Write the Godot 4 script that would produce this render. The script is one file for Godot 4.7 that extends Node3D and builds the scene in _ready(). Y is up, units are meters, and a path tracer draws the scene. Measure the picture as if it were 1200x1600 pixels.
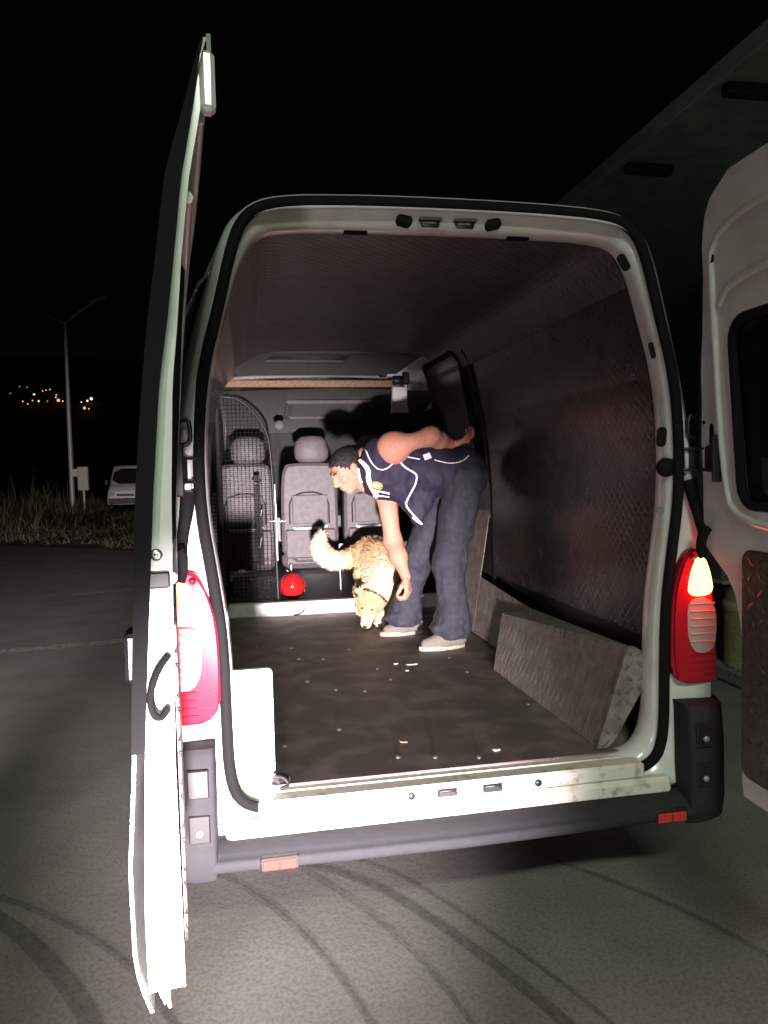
extends Node3D
# A white cargo van at night, seen from behind with both rear doors open; a person bends over a dog inside.

var M := {}
var taken := {}
var rng := RandomNumberGenerator.new()

# ------------------------------------------------------------------ naming and nodes
func numbered(called: String) -> String:
	if not taken.has(called):
		taken[called] = 0
		return called
	taken[called] += 1
	return "%s_%03d" % [called, taken[called]]

func tag(o: Node3D, label: String, category: String = "", group: String = "", kind: String = "") -> Node3D:
	if label: o.set_meta("label", label)
	if category: o.set_meta("category", category)
	if group: o.set_meta("group", group)
	if kind: o.set_meta("kind", kind)
	return o

func thing(called: String, label: String, category: String, at := Vector3.ZERO, turn := 0.0, group := "") -> Node3D:
	var o := Node3D.new()
	o.name = numbered(called)
	add_child(o)
	o.position = at
	o.rotation.y = turn
	tag(o, label, category, group)
	return o

func put(mesh: Mesh, called: String, m: Material, parent: Node = null, kind := "") -> MeshInstance3D:
	var o := MeshInstance3D.new()
	o.mesh = mesh
	o.material_override = m
	if parent == null:
		o.name = numbered(called)
		add_child(o)
	else:
		o.name = called
		parent.add_child(o, true)
		var n := 0
		for c in parent.get_children():
			if c != o and (c.name == called or str(c.name).begins_with(called + "_0")): n += 1
		if n: o.name = "%s_%03d" % [called, n]
	if kind: o.set_meta("kind", kind)
	return o

func st_new() -> SurfaceTool:
	var st := SurfaceTool.new()
	st.begin(Mesh.PRIMITIVE_TRIANGLES)
	return st

func done(st: SurfaceTool, called: String, m: Material, parent: Node = null, kind := "") -> MeshInstance3D:
	st.generate_normals()
	return put(st.commit(), called, m, parent, kind)

# ------------------------------------------------------------------ shapes
func face(st: SurfaceTool, p: Array, out: Vector3, smooth := false) -> void:
	var n := Vector3.ZERO
	for i in p.size():
		var a: Vector3 = p[i]
		var b: Vector3 = p[(i + 1) % p.size()]
		n += a.cross(b)
	var q := p
	if n.dot(out) > 0.0:
		q = p.duplicate()
		q.reverse()
	st.set_smooth_group(0 if smooth else -1)
	for i in range(1, q.size() - 1):
		st.add_vertex(q[0]); st.add_vertex(q[i]); st.add_vertex(q[i + 1])

func box(st: SurfaceTool, c: Vector3, s: Vector3, b := 0.004, bas := Basis()) -> void:
	var h := s * 0.5
	b = minf(b, minf(h.x, minf(h.y, h.z)) * 0.6)
	var P := func(sx: int, sy: int, sz: int, ax: int) -> Vector3:
		var v := Vector3(sx * (h.x - (0.0 if ax == 0 else b)), sy * (h.y - (0.0 if ax == 1 else b)), sz * (h.z - (0.0 if ax == 2 else b)))
		return c + bas * v
	for s1 in [-1, 1]:
		face(st, [P.call(s1, -1, -1, 0), P.call(s1, 1, -1, 0), P.call(s1, 1, 1, 0), P.call(s1, -1, 1, 0)], bas.x * s1)
		face(st, [P.call(-1, s1, -1, 1), P.call(1, s1, -1, 1), P.call(1, s1, 1, 1), P.call(-1, s1, 1, 1)], bas.y * s1)
		face(st, [P.call(-1, -1, s1, 2), P.call(1, -1, s1, 2), P.call(1, 1, s1, 2), P.call(-1, 1, s1, 2)], bas.z * s1)
		for s2 in [-1, 1]:
			face(st, [P.call(s1, s2, -1, 0), P.call(s1, s2, 1, 0), P.call(s1, s2, 1, 1), P.call(s1, s2, -1, 1)], bas.x * s1 + bas.y * s2)
			face(st, [P.call(s1, -1, s2, 0), P.call(s1, 1, s2, 0), P.call(s1, 1, s2, 2), P.call(s1, -1, s2, 2)], bas.x * s1 + bas.z * s2)
			face(st, [P.call(-1, s1, s2, 1), P.call(1, s1, s2, 1), P.call(1, s1, s2, 2), P.call(-1, s1, s2, 2)], bas.y * s1 + bas.z * s2)
			for s3 in [-1, 1]:
				face(st, [P.call(s1, s2, s3, 0), P.call(s1, s2, s3, 1), P.call(s1, s2, s3, 2)], bas.x * s1 + bas.y * s2 + bas.z * s3)

func box_part(parent: Node, called: String, m: Material, c: Vector3, s: Vector3, b := 0.004, bas := Basis()) -> MeshInstance3D:
	var st := st_new()
	box(st, c, s, b, bas)
	return done(st, called, m, parent)

# rings of equal length joined by quads
func loft(st: SurfaceTool, rings: Array, closed := true, caps := false, smooth := true) -> void:
	var n: int = rings[0].size()
	var mid := Vector3.ZERO
	for r in rings.size() - 1:
		mid = Vector3.ZERO
		for p in rings[r]: mid += p
		for p in rings[r + 1]: mid += p
		mid /= 2.0 * n
		for i in (n if closed else n - 1):
			var j := (i + 1) % n
			var q := [rings[r][i], rings[r][j], rings[r + 1][j], rings[r + 1][i]]
			st.set_smooth_group(0 if smooth else -1)
			st.add_vertex(q[0]); st.add_vertex(q[2]); st.add_vertex(q[1])
			st.add_vertex(q[0]); st.add_vertex(q[3]); st.add_vertex(q[2])
	if caps:
		for e in [0, rings.size() - 1]:
			var c := Vector3.ZERO
			for p in rings[e]: c += p
			c /= n
			var other: Array = rings[1] if e == 0 else rings[rings.size() - 2]
			var out: Vector3 = c - other[0]
			for i in n:
				face(st, [c, rings[e][i], rings[e][(i + 1) % n]], out)

func tube(st: SurfaceTool, path: Array, r, sides := 8, closed := false, flat := 1.0) -> void:
	var n := path.size()
	var rings := []
	var up := Vector3.UP
	for i in n:
		var a: Vector3 = path[(i - 1 + n) % n] if (closed or i > 0) else path[0]
		var b: Vector3 = path[(i + 1) % n] if (closed or i < n - 1) else path[n - 1]
		var t := (b - a).normalized()
		if i == 0:
			up = Vector3.UP if absf(t.y) < 0.9 else Vector3.RIGHT
		up = (up - t * up.dot(t)).normalized()
		var s := t.cross(up)
		var rr: float = r[mini(i, r.size() - 1)] if r is Array else r
		var ring := []
		for k in sides:
			var an := TAU * k / sides
			ring.append(path[i] + (up * cos(an) * flat + s * sin(an)) * rr)
		rings.append(ring)
	if closed: rings.append(rings[0])
	loft(st, rings, true, not closed)

func lathe(st: SurfaceTool, prof: Array, sides: int, xf := Transform3D()) -> void:
	var rings := []
	for p in prof:
		var ring := []
		for k in sides:
			var an := TAU * k / sides
			ring.append(xf * Vector3(cos(an) * p.x, p.y, -sin(an) * p.x))
		rings.append(ring)
	loft(st, rings, true, true)

func smooth_path(p: Array, times := 2, closed := false) -> Array:
	for t in times:
		var q := []
		var n := p.size()
		if not closed: q.append(p[0])
		for i in (n if closed else n - 1):
			var a = p[i]
			var b = p[(i + 1) % n]
			q.append(a.lerp(b, 0.25)); q.append(a.lerp(b, 0.75))
		if not closed: q.append(p[n - 1])
		p = q
	return p

# prism of a polygon in xy, from z0 to z1, moved by xf; the front edge is chamfered
func prism(st: SurfaceTool, poly: Array, z0: float, z1: float, xf := Transform3D(), cham := 0.0) -> void:
	var pts := PackedVector2Array(poly)
	var inner := pts
	if cham > 0.0:
		var off := Geometry2D.offset_polygon(pts, -cham, Geometry2D.JOIN_MITER)
		if off.size() == 1 and off[0].size() == pts.size():
			# line the inset up with the outline
			var best := 0
			for k in pts.size():
				if off[0][k].distance_to(pts[0]) < off[0][best].distance_to(pts[0]): best = k
			inner = PackedVector2Array()
			for k in pts.size(): inner.append(off[0][(best + k) % pts.size()])
			if Geometry2D.is_polygon_clockwise(inner) != Geometry2D.is_polygon_clockwise(pts): inner = pts
		else:
			cham = 0.0
	var c := Vector2.ZERO
	for p in pts: c += p
	c /= pts.size()
	var n := pts.size()
	var s := signf(z1 - z0)
	var cw := Geometry2D.is_polygon_clockwise(pts)
	for i in n:
		var j := (i + 1) % n
		var e := pts[j] - pts[i]
		var o2 := Vector2(e.y, -e.x) * (-1.0 if cw else 1.0)
		var out := xf.basis * Vector3(o2.x, o2.y, 0)
		var zc := z1 - s * cham
		face(st, [xf * Vector3(pts[i].x, pts[i].y, z0), xf * Vector3(pts[j].x, pts[j].y, z0), xf * Vector3(pts[j].x, pts[j].y, zc), xf * Vector3(pts[i].x, pts[i].y, zc)], out)
		if cham > 0.0:
			face(st, [xf * Vector3(pts[i].x, pts[i].y, zc), xf * Vector3(pts[j].x, pts[j].y, zc), xf * Vector3(inner[j].x, inner[j].y, z1), xf * Vector3(inner[i].x, inner[i].y, z1)], out + xf.basis.z * s * o2.length())
	for side in 2:
		var pl := pts if side == 0 else inner
		var z := z0 if side == 0 else z1
		var out2 := xf.basis.z * (-s if side == 0 else s)
		var tri := Geometry2D.triangulate_polygon(pl)
		for t in range(0, tri.size(), 3):
			face(st, [xf * Vector3(pl[tri[t]].x, pl[tri[t]].y, z), xf * Vector3(pl[tri[t + 1]].x, pl[tri[t + 1]].y, z), xf * Vector3(pl[tri[t + 2]].x, pl[tri[t + 2]].y, z)], out2)

func rounded(x0: float, y0: float, x1: float, y1: float, r: float, k := 4) -> Array:
	var out := []
	for q in [[x1 - r, y1 - r, 0.0], [x0 + r, y1 - r, PI / 2], [x0 + r, y0 + r, PI], [x1 - r, y0 + r, PI * 1.5]]:
		for i in k + 1:
			var an: float = q[2] + PI / 2 * i / k
			out.append(Vector2(q[0] + cos(an) * r, q[1] + sin(an) * r))
	return out

func look(table: Array, y: float) -> float:
	if y <= table[0][0]: return table[0][1]
	for i in table.size() - 1:
		if y <= table[i + 1][0]:
			return lerpf(table[i][1], table[i + 1][1], (y - table[i][0]) / (table[i + 1][0] - table[i][0]))
	return table[-1][1]

# ------------------------------------------------------------------ fields: tapered bones and ellipsoids joined smoothly, meshed as surface nets
func cap(a: Vector3, b: Vector3, ra: float, rb: float) -> Dictionary:
	return {"t": 0, "a": a, "b": b, "ra": ra, "rb": rb}

func ell(c: Vector3, r: Vector3, bas := Basis(), cut := false) -> Dictionary:
	return {"t": 1, "c": c, "r": r, "i": bas.inverse(), "cut": cut}

func dist(q: Dictionary, p: Vector3) -> float:
	if q.t == 0:
		var ab: Vector3 = q.b - q.a
		var h: float = clampf((p - q.a).dot(ab) / maxf(ab.length_squared(), 1e-9), 0.0, 1.0)
		return p.distance_to(q.a + ab * h) - lerpf(q.ra, q.rb, h)
	var l: Vector3 = q.i * (p - q.c)
	var k0: float = (l / q.r).length()
	var k1: float = (l / (q.r * q.r)).length()
	return k0 * (k0 - 1.0) / maxf(k1, 1e-6)

func field_at(prims: Array, k: float, p: Vector3) -> float:
	var e := 9.0
	for q in prims:
		if q.get("cut", false): continue
		var d := dist(q, p)
		var h := maxf(k - absf(e - d), 0.0) / k
		e = minf(e, d) - h * h * k * 0.25
	return e

func nets(prims: Array, k: float, h: float, planes := [], bump = null, lo = null, hi = null) -> Dictionary:
	var pad := k + 3.0 * h
	var boxes := []
	var all := AABB()
	for q in prims:
		var bb: AABB
		if q.t == 0:
			bb = AABB(q.a, Vector3.ZERO).expand(q.b).grow(maxf(q.ra, q.rb))
		else:
			bb = AABB(q.c, Vector3.ZERO).grow(maxf(q.r.x, maxf(q.r.y, q.r.z)))
		boxes.append(bb)
		if not q.get("cut", false): all = bb if all.size == Vector3.ZERO else all.merge(bb)
	all = all.grow(2.5 * h)
	if lo != null: all = AABB(lo, hi - lo).intersection(all)
	var o := all.position
	var nx := int(ceil(all.size.x / h)) + 1
	var ny := int(ceil(all.size.y / h)) + 1
	var nz := int(ceil(all.size.z / h)) + 1
	var g := PackedFloat32Array()
	g.resize(nx * ny * nz)
	g.fill(1.0)
	for qi in prims.size():
		var q: Dictionary = prims[qi]
		var bb: AABB = boxes[qi].grow(pad)
		var x0 := clampi(int((bb.position.x - o.x) / h), 0, nx - 1)
		var x1 := clampi(int((bb.end.x - o.x) / h) + 1, 0, nx - 1)
		var y0 := clampi(int((bb.position.y - o.y) / h), 0, ny - 1)
		var y1 := clampi(int((bb.end.y - o.y) / h) + 1, 0, ny - 1)
		var z0 := clampi(int((bb.position.z - o.z) / h), 0, nz - 1)
		var z1 := clampi(int((bb.end.z - o.z) / h) + 1, 0, nz - 1)
		var round_one: bool = q.t == 0
		var cut: bool = q.get("cut", false)
		var a := Vector3.ZERO
		var ab := Vector3.ZERO
		var l2 := 1.0
		var ra := 0.0
		var rb := 0.0
		var inv := Basis()
		var rr := Vector3.ONE
		if round_one:
			a = q.a; ab = q.b - q.a; l2 = maxf(ab.length_squared(), 1e-9); ra = q.ra; rb = q.rb
		else:
			a = q.c; inv = q.i; rr = q.r
		var r2 := rr * rr
		for z in range(z0, z1 + 1):
			for y in range(y0, y1 + 1):
				var at := (z * ny + y) * nx
				for x in range(x0, x1 + 1):
					var p := Vector3(o.x + x * h, o.y + y * h, o.z + z * h) - a
					var d: float
					if round_one:
						var t := clampf(p.dot(ab) / l2, 0.0, 1.0)
						d = (p - ab * t).length() - (ra + (rb - ra) * t)
					else:
						p = inv * p
						var k0 := (p / rr).length()
						d = k0 * (k0 - 1.0) / maxf((p / r2).length(), 1e-6)
					var e := g[at + x]
					if cut:
						var hc := maxf(k * 0.4 - absf(e + d), 0.0) / (k * 0.4)
						g[at + x] = maxf(e, -d) + hc * hc * k * 0.1
					else:
						var hh := maxf(k - absf(e - d), 0.0) / k
						g[at + x] = minf(e, d) - hh * hh * k * 0.25
	if planes.size() or bump != null:
		for z in nz:
			for y in ny:
				for x in nx:
					var at := (z * ny + y) * nx + x
					var e := g[at]
					if e > 2.5 * h: continue
					var p := Vector3(o.x + x * h, o.y + y * h, o.z + z * h)
					if bump != null and e > -3.0 * h: e += bump.call(p)
					for pl in planes: e = maxf(e, (p - pl[0]).dot(pl[1]) + (pl[2].get_noise_3dv(p) * pl[3] if pl.size() > 2 else 0.0))
					g[at] = e
	var verts := PackedVector3Array()
	var where := {}
	var sx := 1
	var sy := nx
	var sz := nx * ny
	var quads := PackedInt32Array()
	for z in nz - 1:
		for y in ny - 1:
			var row := (z * ny + y) * nx
			for x in nx - 1:
				var i := row + x
				var e0 := g[i]
				if absf(e0) > 2.6 * h: continue
				var e1 := g[i + 1]
				var e2 := g[i + sy]
				var e3 := g[i + sy + 1]
				var e4 := g[i + sz]
				var e5 := g[i + sz + 1]
				var e6 := g[i + sz + sy]
				var e7 := g[i + sz + sy + 1]
				var m := int(e0 < 0.0) + int(e1 < 0.0) + int(e2 < 0.0) + int(e3 < 0.0) + int(e4 < 0.0) + int(e5 < 0.0) + int(e6 < 0.0) + int(e7 < 0.0)
				if m == 0 or m == 8: continue
				var s := Vector3.ZERO
				var c := 0
				if (e0 < 0.0) != (e1 < 0.0): s += Vector3(e0 / (e0 - e1), 0, 0); c += 1
				if (e2 < 0.0) != (e3 < 0.0): s += Vector3(e2 / (e2 - e3), 1, 0); c += 1
				if (e4 < 0.0) != (e5 < 0.0): s += Vector3(e4 / (e4 - e5), 0, 1); c += 1
				if (e6 < 0.0) != (e7 < 0.0): s += Vector3(e6 / (e6 - e7), 1, 1); c += 1
				if (e0 < 0.0) != (e2 < 0.0): s += Vector3(0, e0 / (e0 - e2), 0); c += 1
				if (e1 < 0.0) != (e3 < 0.0): s += Vector3(1, e1 / (e1 - e3), 0); c += 1
				if (e4 < 0.0) != (e6 < 0.0): s += Vector3(0, e4 / (e4 - e6), 1); c += 1
				if (e5 < 0.0) != (e7 < 0.0): s += Vector3(1, e5 / (e5 - e7), 1); c += 1
				if (e0 < 0.0) != (e4 < 0.0): s += Vector3(0, 0, e0 / (e0 - e4)); c += 1
				if (e1 < 0.0) != (e5 < 0.0): s += Vector3(1, 0, e1 / (e1 - e5)); c += 1
				if (e2 < 0.0) != (e6 < 0.0): s += Vector3(0, 1, e2 / (e2 - e6)); c += 1
				if (e3 < 0.0) != (e7 < 0.0): s += Vector3(1, 1, e3 / (e3 - e7)); c += 1
				where[i] = verts.size()
				verts.append(o + (Vector3(x, y, z) + s / c) * h)
				var in0 := e0 < 0.0
				if (e1 < 0.0) != in0 and y > 0 and z > 0: quads.append_array([i - sy - sz, i - sz, i, i - sy, int(in0)])
				if (e2 < 0.0) != in0 and x > 0 and z > 0: quads.append_array([i - sz - 1, i - 1, i, i - sz, int(in0)])
				if (e4 < 0.0) != in0 and x > 0 and y > 0: quads.append_array([i - 1 - sy, i - sy, i, i - 1, int(in0)])
	var idx := PackedInt32Array()
	for qn in range(0, quads.size(), 5):
		if not (where.has(quads[qn]) and where.has(quads[qn + 1]) and where.has(quads[qn + 3])): continue
		var a: int = where[quads[qn]]
		var b: int = where[quads[qn + 1]]
		var c: int = where[quads[qn + 2]]
		var d: int = where[quads[qn + 3]]
		if quads[qn + 4]:
			idx.append_array([a, c, b, a, d, c])
		else:
			idx.append_array([a, b, c, a, c, d])
	return {"v": verts, "i": idx}

func joined(list: Array) -> Dictionary:
	var v := PackedVector3Array()
	var ix := PackedInt32Array()
	for d in list:
		var base := v.size()
		v.append_array(d.v)
		for k in d.i: ix.append(k + base)
	return {"v": v, "i": ix}

func normals_of(d: Dictionary) -> PackedVector3Array:
	var n := PackedVector3Array()
	n.resize(d.v.size())
	for t in range(0, d.i.size(), 3):
		var a: Vector3 = d.v[d.i[t]]
		var f: Vector3 = (d.v[d.i[t + 2]] - a).cross(d.v[d.i[t + 1]] - a)
		for k in 3: n[d.i[t + k]] += f
	for k in n.size(): n[k] = n[k].normalized()
	return n

func mesh_of(d: Dictionary, tint = null) -> ArrayMesh:
	var arr := []
	arr.resize(Mesh.ARRAY_MAX)
	arr[Mesh.ARRAY_VERTEX] = d.v
	arr[Mesh.ARRAY_NORMAL] = normals_of(d)
	arr[Mesh.ARRAY_INDEX] = d.i
	if tint != null:
		var c := PackedColorArray()
		for p in d.v: c.append(tint.call(p))
		arr[Mesh.ARRAY_COLOR] = c
	var m := ArrayMesh.new()
	m.add_surface_from_arrays(Mesh.PRIMITIVE_TRIANGLES, arr)
	return m

# ------------------------------------------------------------------ materials
func lin(r: float, g: float, b: float) -> Color:
	return Color(r, g, b).linear_to_srgb()

func noise_tex(freq: float, c0: Color, c1: Color, seed_no: int, size := 512, oct := 5, lo := 0.25, hi := 0.75, kind := FastNoiseLite.TYPE_SIMPLEX_SMOOTH) -> NoiseTexture2D:
	var n := FastNoiseLite.new()
	n.seed = seed_no
	n.frequency = freq
	n.fractal_octaves = oct
	n.noise_type = kind
	var g := Gradient.new()
	g.offsets = PackedFloat32Array([lo, hi])
	g.colors = PackedColorArray([c0, c1])
	var t := NoiseTexture2D.new()
	t.width = size; t.height = size
	t.seamless = true
	t.noise = n
	t.color_ramp = g
	return t

func mat(called: String, c: Color, rough: float, metal := 0.0, c2 = null, freq := 0.02, scale := 1.0, bump := 0.0, spread := Vector2(0.3, 0.7)) -> StandardMaterial3D:
	var m := StandardMaterial3D.new()
	m.resource_name = called
	m.albedo_color = c
	m.roughness = rough
	m.metallic = metal
	m.uv1_triplanar = true
	m.uv1_world_triplanar = true
	m.uv1_scale = Vector3.ONE * scale
	if c2 != null:
		m.albedo_color = Color.WHITE
		m.albedo_texture = noise_tex(freq, c, c2, called.hash() % 1000, 512, 5, spread.x, spread.y)
	if bump > 0.0:
		m.heightmap_enabled = true
		m.heightmap_texture = noise_tex(freq * 2.5, Color.BLACK, Color.WHITE, called.hash() % 1000 + 7, 512, 5, 0.0, 1.0)
		m.heightmap_scale = bump
	M[called] = m
	return m

func plate_relief() -> ImageTexture:
	# raised lozenges of chequer plate, alternating direction: one tile holds two by two
	var n := 128
	var im := Image.create(n, n, false, Image.FORMAT_L8)
	for y in n:
		for x in n:
			var v := 0.0
			for cx in range(-1, 3):
				for cy in range(-1, 3):
					var px := x - (cx * 64 + 32)
					var py := y - (cy * 64 + 32)
					var s := 1.0 if (cx + cy + 4) % 2 == 0 else -1.0
					var a := (px + s * py) * 0.7071
					var b := (px - s * py) * 0.7071
					var d := 1.0 - (a / 25.0) ** 2 - absf(b / 8.5) ** 1.6
					v = maxf(v, clampf(d * 2.5, 0.0, 1.0))
			im.set_pixel(x, y, Color(v, v, v))
	return ImageTexture.create_from_image(im)

func plate_gloss(flat: float, worn: float) -> ImageTexture:
	# the raised lozenges are rubbed smooth, unevenly; the ground between them stays duller
	var src: Image = plate_relief().get_image()
	var n := FastNoiseLite.new()
	n.seed = 17
	n.frequency = 0.012
	n.fractal_octaves = 4
	var im := Image.create(512, 512, false, Image.FORMAT_L8)
	for y in 512:
		for x in 512:
			var w := clampf(0.5 + n.get_noise_2d(x, y) * 0.9, 0.0, 1.0)
			var r := lerpf(flat, worn, src.get_pixel(x % 128, y % 128).r * (0.4 + 0.6 * w)) + 0.12 * w
			im.set_pixel(x, y, Color(r, r, r))
	return ImageTexture.create_from_image(im)

func mesh_color(c: Color) -> ImageTexture:
	var src: Image = mesh_relief().get_image()
	var n := FastNoiseLite.new()
	n.seed = 29
	n.frequency = 0.010
	n.fractal_octaves = 4
	var im := Image.create(512, 512, false, Image.FORMAT_RGB8)
	for y in 512:
		for x in 512:
			var w := clampf(0.5 + n.get_noise_2d(x, y) * 0.8, 0.0, 1.0)
			var v := src.get_pixel(x % 128, y % 128).r
			im.set_pixel(x, y, (c * (0.80 + 0.20 * v) * (0.85 + 0.35 * w)).clamp())
	return ImageTexture.create_from_image(im)

func mesh_relief() -> ImageTexture:
	# the fine diamond print pressed into phenolic plywood
	var n := 128
	var im := Image.create(n, n, false, Image.FORMAT_L8)
	for y in n:
		for x in n:
			var a := absf(fposmod((x + y) / 32.0, 1.0) - 0.5) * 2.0
			var b := absf(fposmod((x - y) / 32.0, 1.0) - 0.5) * 2.0
			var v := clampf(minf(a, b) * 3.0, 0.0, 1.0)
			im.set_pixel(x, y, Color(v, v, v))
	return ImageTexture.create_from_image(im)

func tiled(src: Image) -> ImageTexture:
	# four by four tiles, to match the colour maps
	var im := Image.create(512, 512, false, src.get_format())
	for j in 4:
		for i in 4: im.blit_rect(src, Rect2i(0, 0, 128, 128), Vector2i(i * 128, j * 128))
	return ImageTexture.create_from_image(im)

func plate_relief_4() -> ImageTexture:
	return tiled(plate_relief().get_image())

func relief(m: StandardMaterial3D, t: Texture2D, depth: float) -> void:
	m.heightmap_enabled = true
	m.heightmap_texture = t
	m.heightmap_scale = depth

func make_materials() -> void:
	mat("white_paint", lin(0.74, 0.75, 0.74), 0.28, 0.0, lin(0.60, 0.60, 0.57), 0.012, 0.9, 0.0, Vector2(0.45, 0.95))
	M.white_paint.clearcoat_enabled = true
	M.white_paint.clearcoat = 0.6
	M.white_paint.clearcoat_roughness = 0.12
	mat("worn_paint", lin(0.72, 0.72, 0.66), 0.4, 0.0, lin(0.30, 0.25, 0.17), 0.02, 1.2, 0.0, Vector2(0.62, 1.0))
	mat("rubber", lin(0.009, 0.009, 0.010), 0.5)
	M.rubber.roughness = 0.85
	M.rubber.metallic_specular = 0.25
	mat("grey_plastic", lin(0.028, 0.029, 0.032), 0.5, 0.0, lin(0.031, 0.032, 0.035), 0.02, 2.0)
	M.grey_plastic.roughness = 0.8
	M.grey_plastic.metallic_specular = 0.3
	mat("black_plastic", lin(0.014, 0.014, 0.015), 0.4)
	mat("trim_grey", lin(0.085, 0.085, 0.087), 0.7, 0.0, lin(0.105, 0.103, 0.10), 0.02, 2.0)
	mat("seat_grey", lin(0.105, 0.095, 0.094), 0.6, 0.0, lin(0.125, 0.115, 0.113), 0.01, 3.0)
	mat("seat_dark", lin(0.022, 0.018, 0.02), 0.85, 0.0, lin(0.035, 0.028, 0.032), 0.03, 3.0, 0.03)
	mat("steel", lin(0.55, 0.55, 0.54), 0.3, 0.9, lin(0.40, 0.40, 0.39), 0.04, 3.0)
	mat("dark_steel", lin(0.06, 0.06, 0.06), 0.45, 0.8)
	mat("wood", lin(0.27, 0.18, 0.11), 0.6, 0.0, lin(0.18, 0.11, 0.06), 0.03, 3.0)
	mat("ply_wall", lin(0.030, 0.023, 0.022), 0.30, 0.0, lin(0.052, 0.041, 0.038), 0.02, 1.5, 0.0, Vector2(0.3, 0.8))
	M.ply_wall.roughness = 0.24
	M.ply_wall.metallic_specular = 0.42
	relief(M.ply_wall, tiled(mesh_relief().get_image()), 0.045)
	M.ply_wall.uv1_scale = Vector3.ONE * 1.375
	M.ply_wall.albedo_texture = mesh_color(lin(0.046, 0.039, 0.037))
	mat("ply_ceiling", lin(0.062, 0.056, 0.050), 0.42, 0.0, lin(0.085, 0.077, 0.070), 0.006, 5.5)
	relief(M.ply_ceiling, tiled(mesh_relief().get_image()), 0.30)
	M.ply_ceiling.uv1_scale = Vector3.ONE * 1.375
	M.ply_ceiling.albedo_texture = mesh_color(lin(0.076, 0.068, 0.063))
	mat("floor_mat", lin(0.155, 0.118, 0.115), 0.62, 0.0, lin(0.27, 0.212, 0.20), 0.009, 0.9, 0.03, Vector2(0.38, 0.85))
	mat("chequer_plate", lin(0.23, 0.20, 0.175), 0.42, 0.4, lin(0.34, 0.31, 0.28), 0.02, 11.0)
	relief(M.chequer_plate, plate_relief_4(), 0.9)
	M.chequer_plate.uv1_scale = Vector3.ONE * 2.75
	M.chequer_plate.albedo_texture = noise_tex(0.008, lin(0.23, 0.203, 0.18), lin(0.34, 0.308, 0.276), 91)
	M.chequer_plate.roughness = 1.0
	M.chequer_plate.roughness_texture = plate_gloss(0.52, 0.24)
	mat("dark_chequer", lin(0.06, 0.05, 0.047), 0.3, 0.5, lin(0.10, 0.085, 0.08), 0.02, 15.0)
	relief(M.dark_chequer, plate_relief_4(), 0.7)
	M.dark_chequer.uv1_scale = Vector3.ONE * 2.75
	M.dark_chequer.roughness = 1.0
	M.dark_chequer.roughness_texture = plate_gloss(0.45, 0.22)
	mat("white_board", lin(0.78, 0.78, 0.77), 0.45, 0.0, lin(0.66, 0.65, 0.62), 0.02, 2.0, 0.0, Vector2(0.5, 1.0))
	mat("red_lens", lin(0.42, 0.012, 0.03), 0.12, 0.0)
	mat("dark_red_lens", lin(0.10, 0.005, 0.012), 0.25, 0.0)
	mat("clear_lens", lin(0.62, 0.52, 0.52), 0.1, 0.0, lin(0.40, 0.30, 0.30), 0.05, 14.0, 0.1)
	mat("reflector", lin(0.6, 0.05, 0.04), 0.15, 0.0)
	M.reflector.rim_enabled = false
	var lit := mat("lit_lens", lin(0.9, 0.3, 0.2), 0.3)
	lit.emission_enabled = true
	lit.emission = Color(1.0, 0.70, 0.42)
	lit.emission_energy_multiplier = 5.0
	for g in ["window_glass", "dark_glass"]:
		var gl := mat(g, Color(0.10, 0.12, 0.11, 0.25), 0.05)
		gl.transparency = BaseMaterial3D.TRANSPARENCY_ALPHA
	M.dark_glass.albedo_color = Color(0.02, 0.025, 0.02, 0.7)
	mat("film_glass", lin(0.030, 0.024, 0.022), 0.28, 0.0, lin(0.05, 0.04, 0.036), 0.02, 2.0)
	mat("skin", lin(0.57, 0.28, 0.20), 0.5, 0.0, lin(0.51, 0.22, 0.15), 0.02, 5.0)
	M.skin.roughness = 0.62
	M.skin.metallic_specular = 0.35
	M.skin.subsurf_scatter_enabled = true
	M.skin.subsurf_scatter_strength = 0.15
	mat("hair", lin(0.006, 0.005, 0.005), 0.7, 0.0, lin(0.016, 0.012, 0.010), 0.08, 12.0, 0.1)
	mat("denim", lin(0.018, 0.019, 0.029), 0.85, 0.0, lin(0.038, 0.040, 0.056), 0.012, 3.0, 0.0, Vector2(0.1, 0.95))
	relief(M.denim, noise_tex(0.05, Color.BLACK, Color.WHITE, 5, 256, 3, 0.0, 1.0), 0.12)
	mat("vest_cloth", lin(0.014, 0.010, 0.030), 0.75)
	mat("white_cloth", lin(0.78, 0.78, 0.78), 0.8)
	mat("badge_cloth", lin(0.75, 0.62, 0.28), 0.7, 0.0, lin(0.35, 0.20, 0.10), 0.05, 30.0)
	mat("shoe_suede", lin(0.20, 0.18, 0.15), 0.85, 0.0, lin(0.12, 0.11, 0.10), 0.04, 6.0, 0.1)
	mat("shoe_sole", lin(0.36, 0.32, 0.26), 0.8)
	var fur := mat("fur", Color.WHITE, 0.9)
	fur.vertex_color_use_as_albedo = true
	mat("dog_nose", lin(0.012, 0.01, 0.01), 0.3)
	mat("leather", lin(0.07, 0.03, 0.018), 0.55)
	mat("red_ball", lin(0.50, 0.02, 0.018), 0.12, 0.0, lin(0.36, 0.012, 0.012), 0.02, 8.0)
	mat("paper", lin(0.72, 0.72, 0.70), 0.7)
	mat("asphalt", lin(0.195, 0.188, 0.172), 0.88, 0.0, lin(0.29, 0.28, 0.252), 0.006, 0.35, 0.0, Vector2(0.1, 0.9))
	relief(M.asphalt, noise_tex(0.12, Color.BLACK, Color.WHITE, 8, 512, 4, 0.0, 1.0), 0.06)
	M.asphalt.detail_enabled = true
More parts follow.
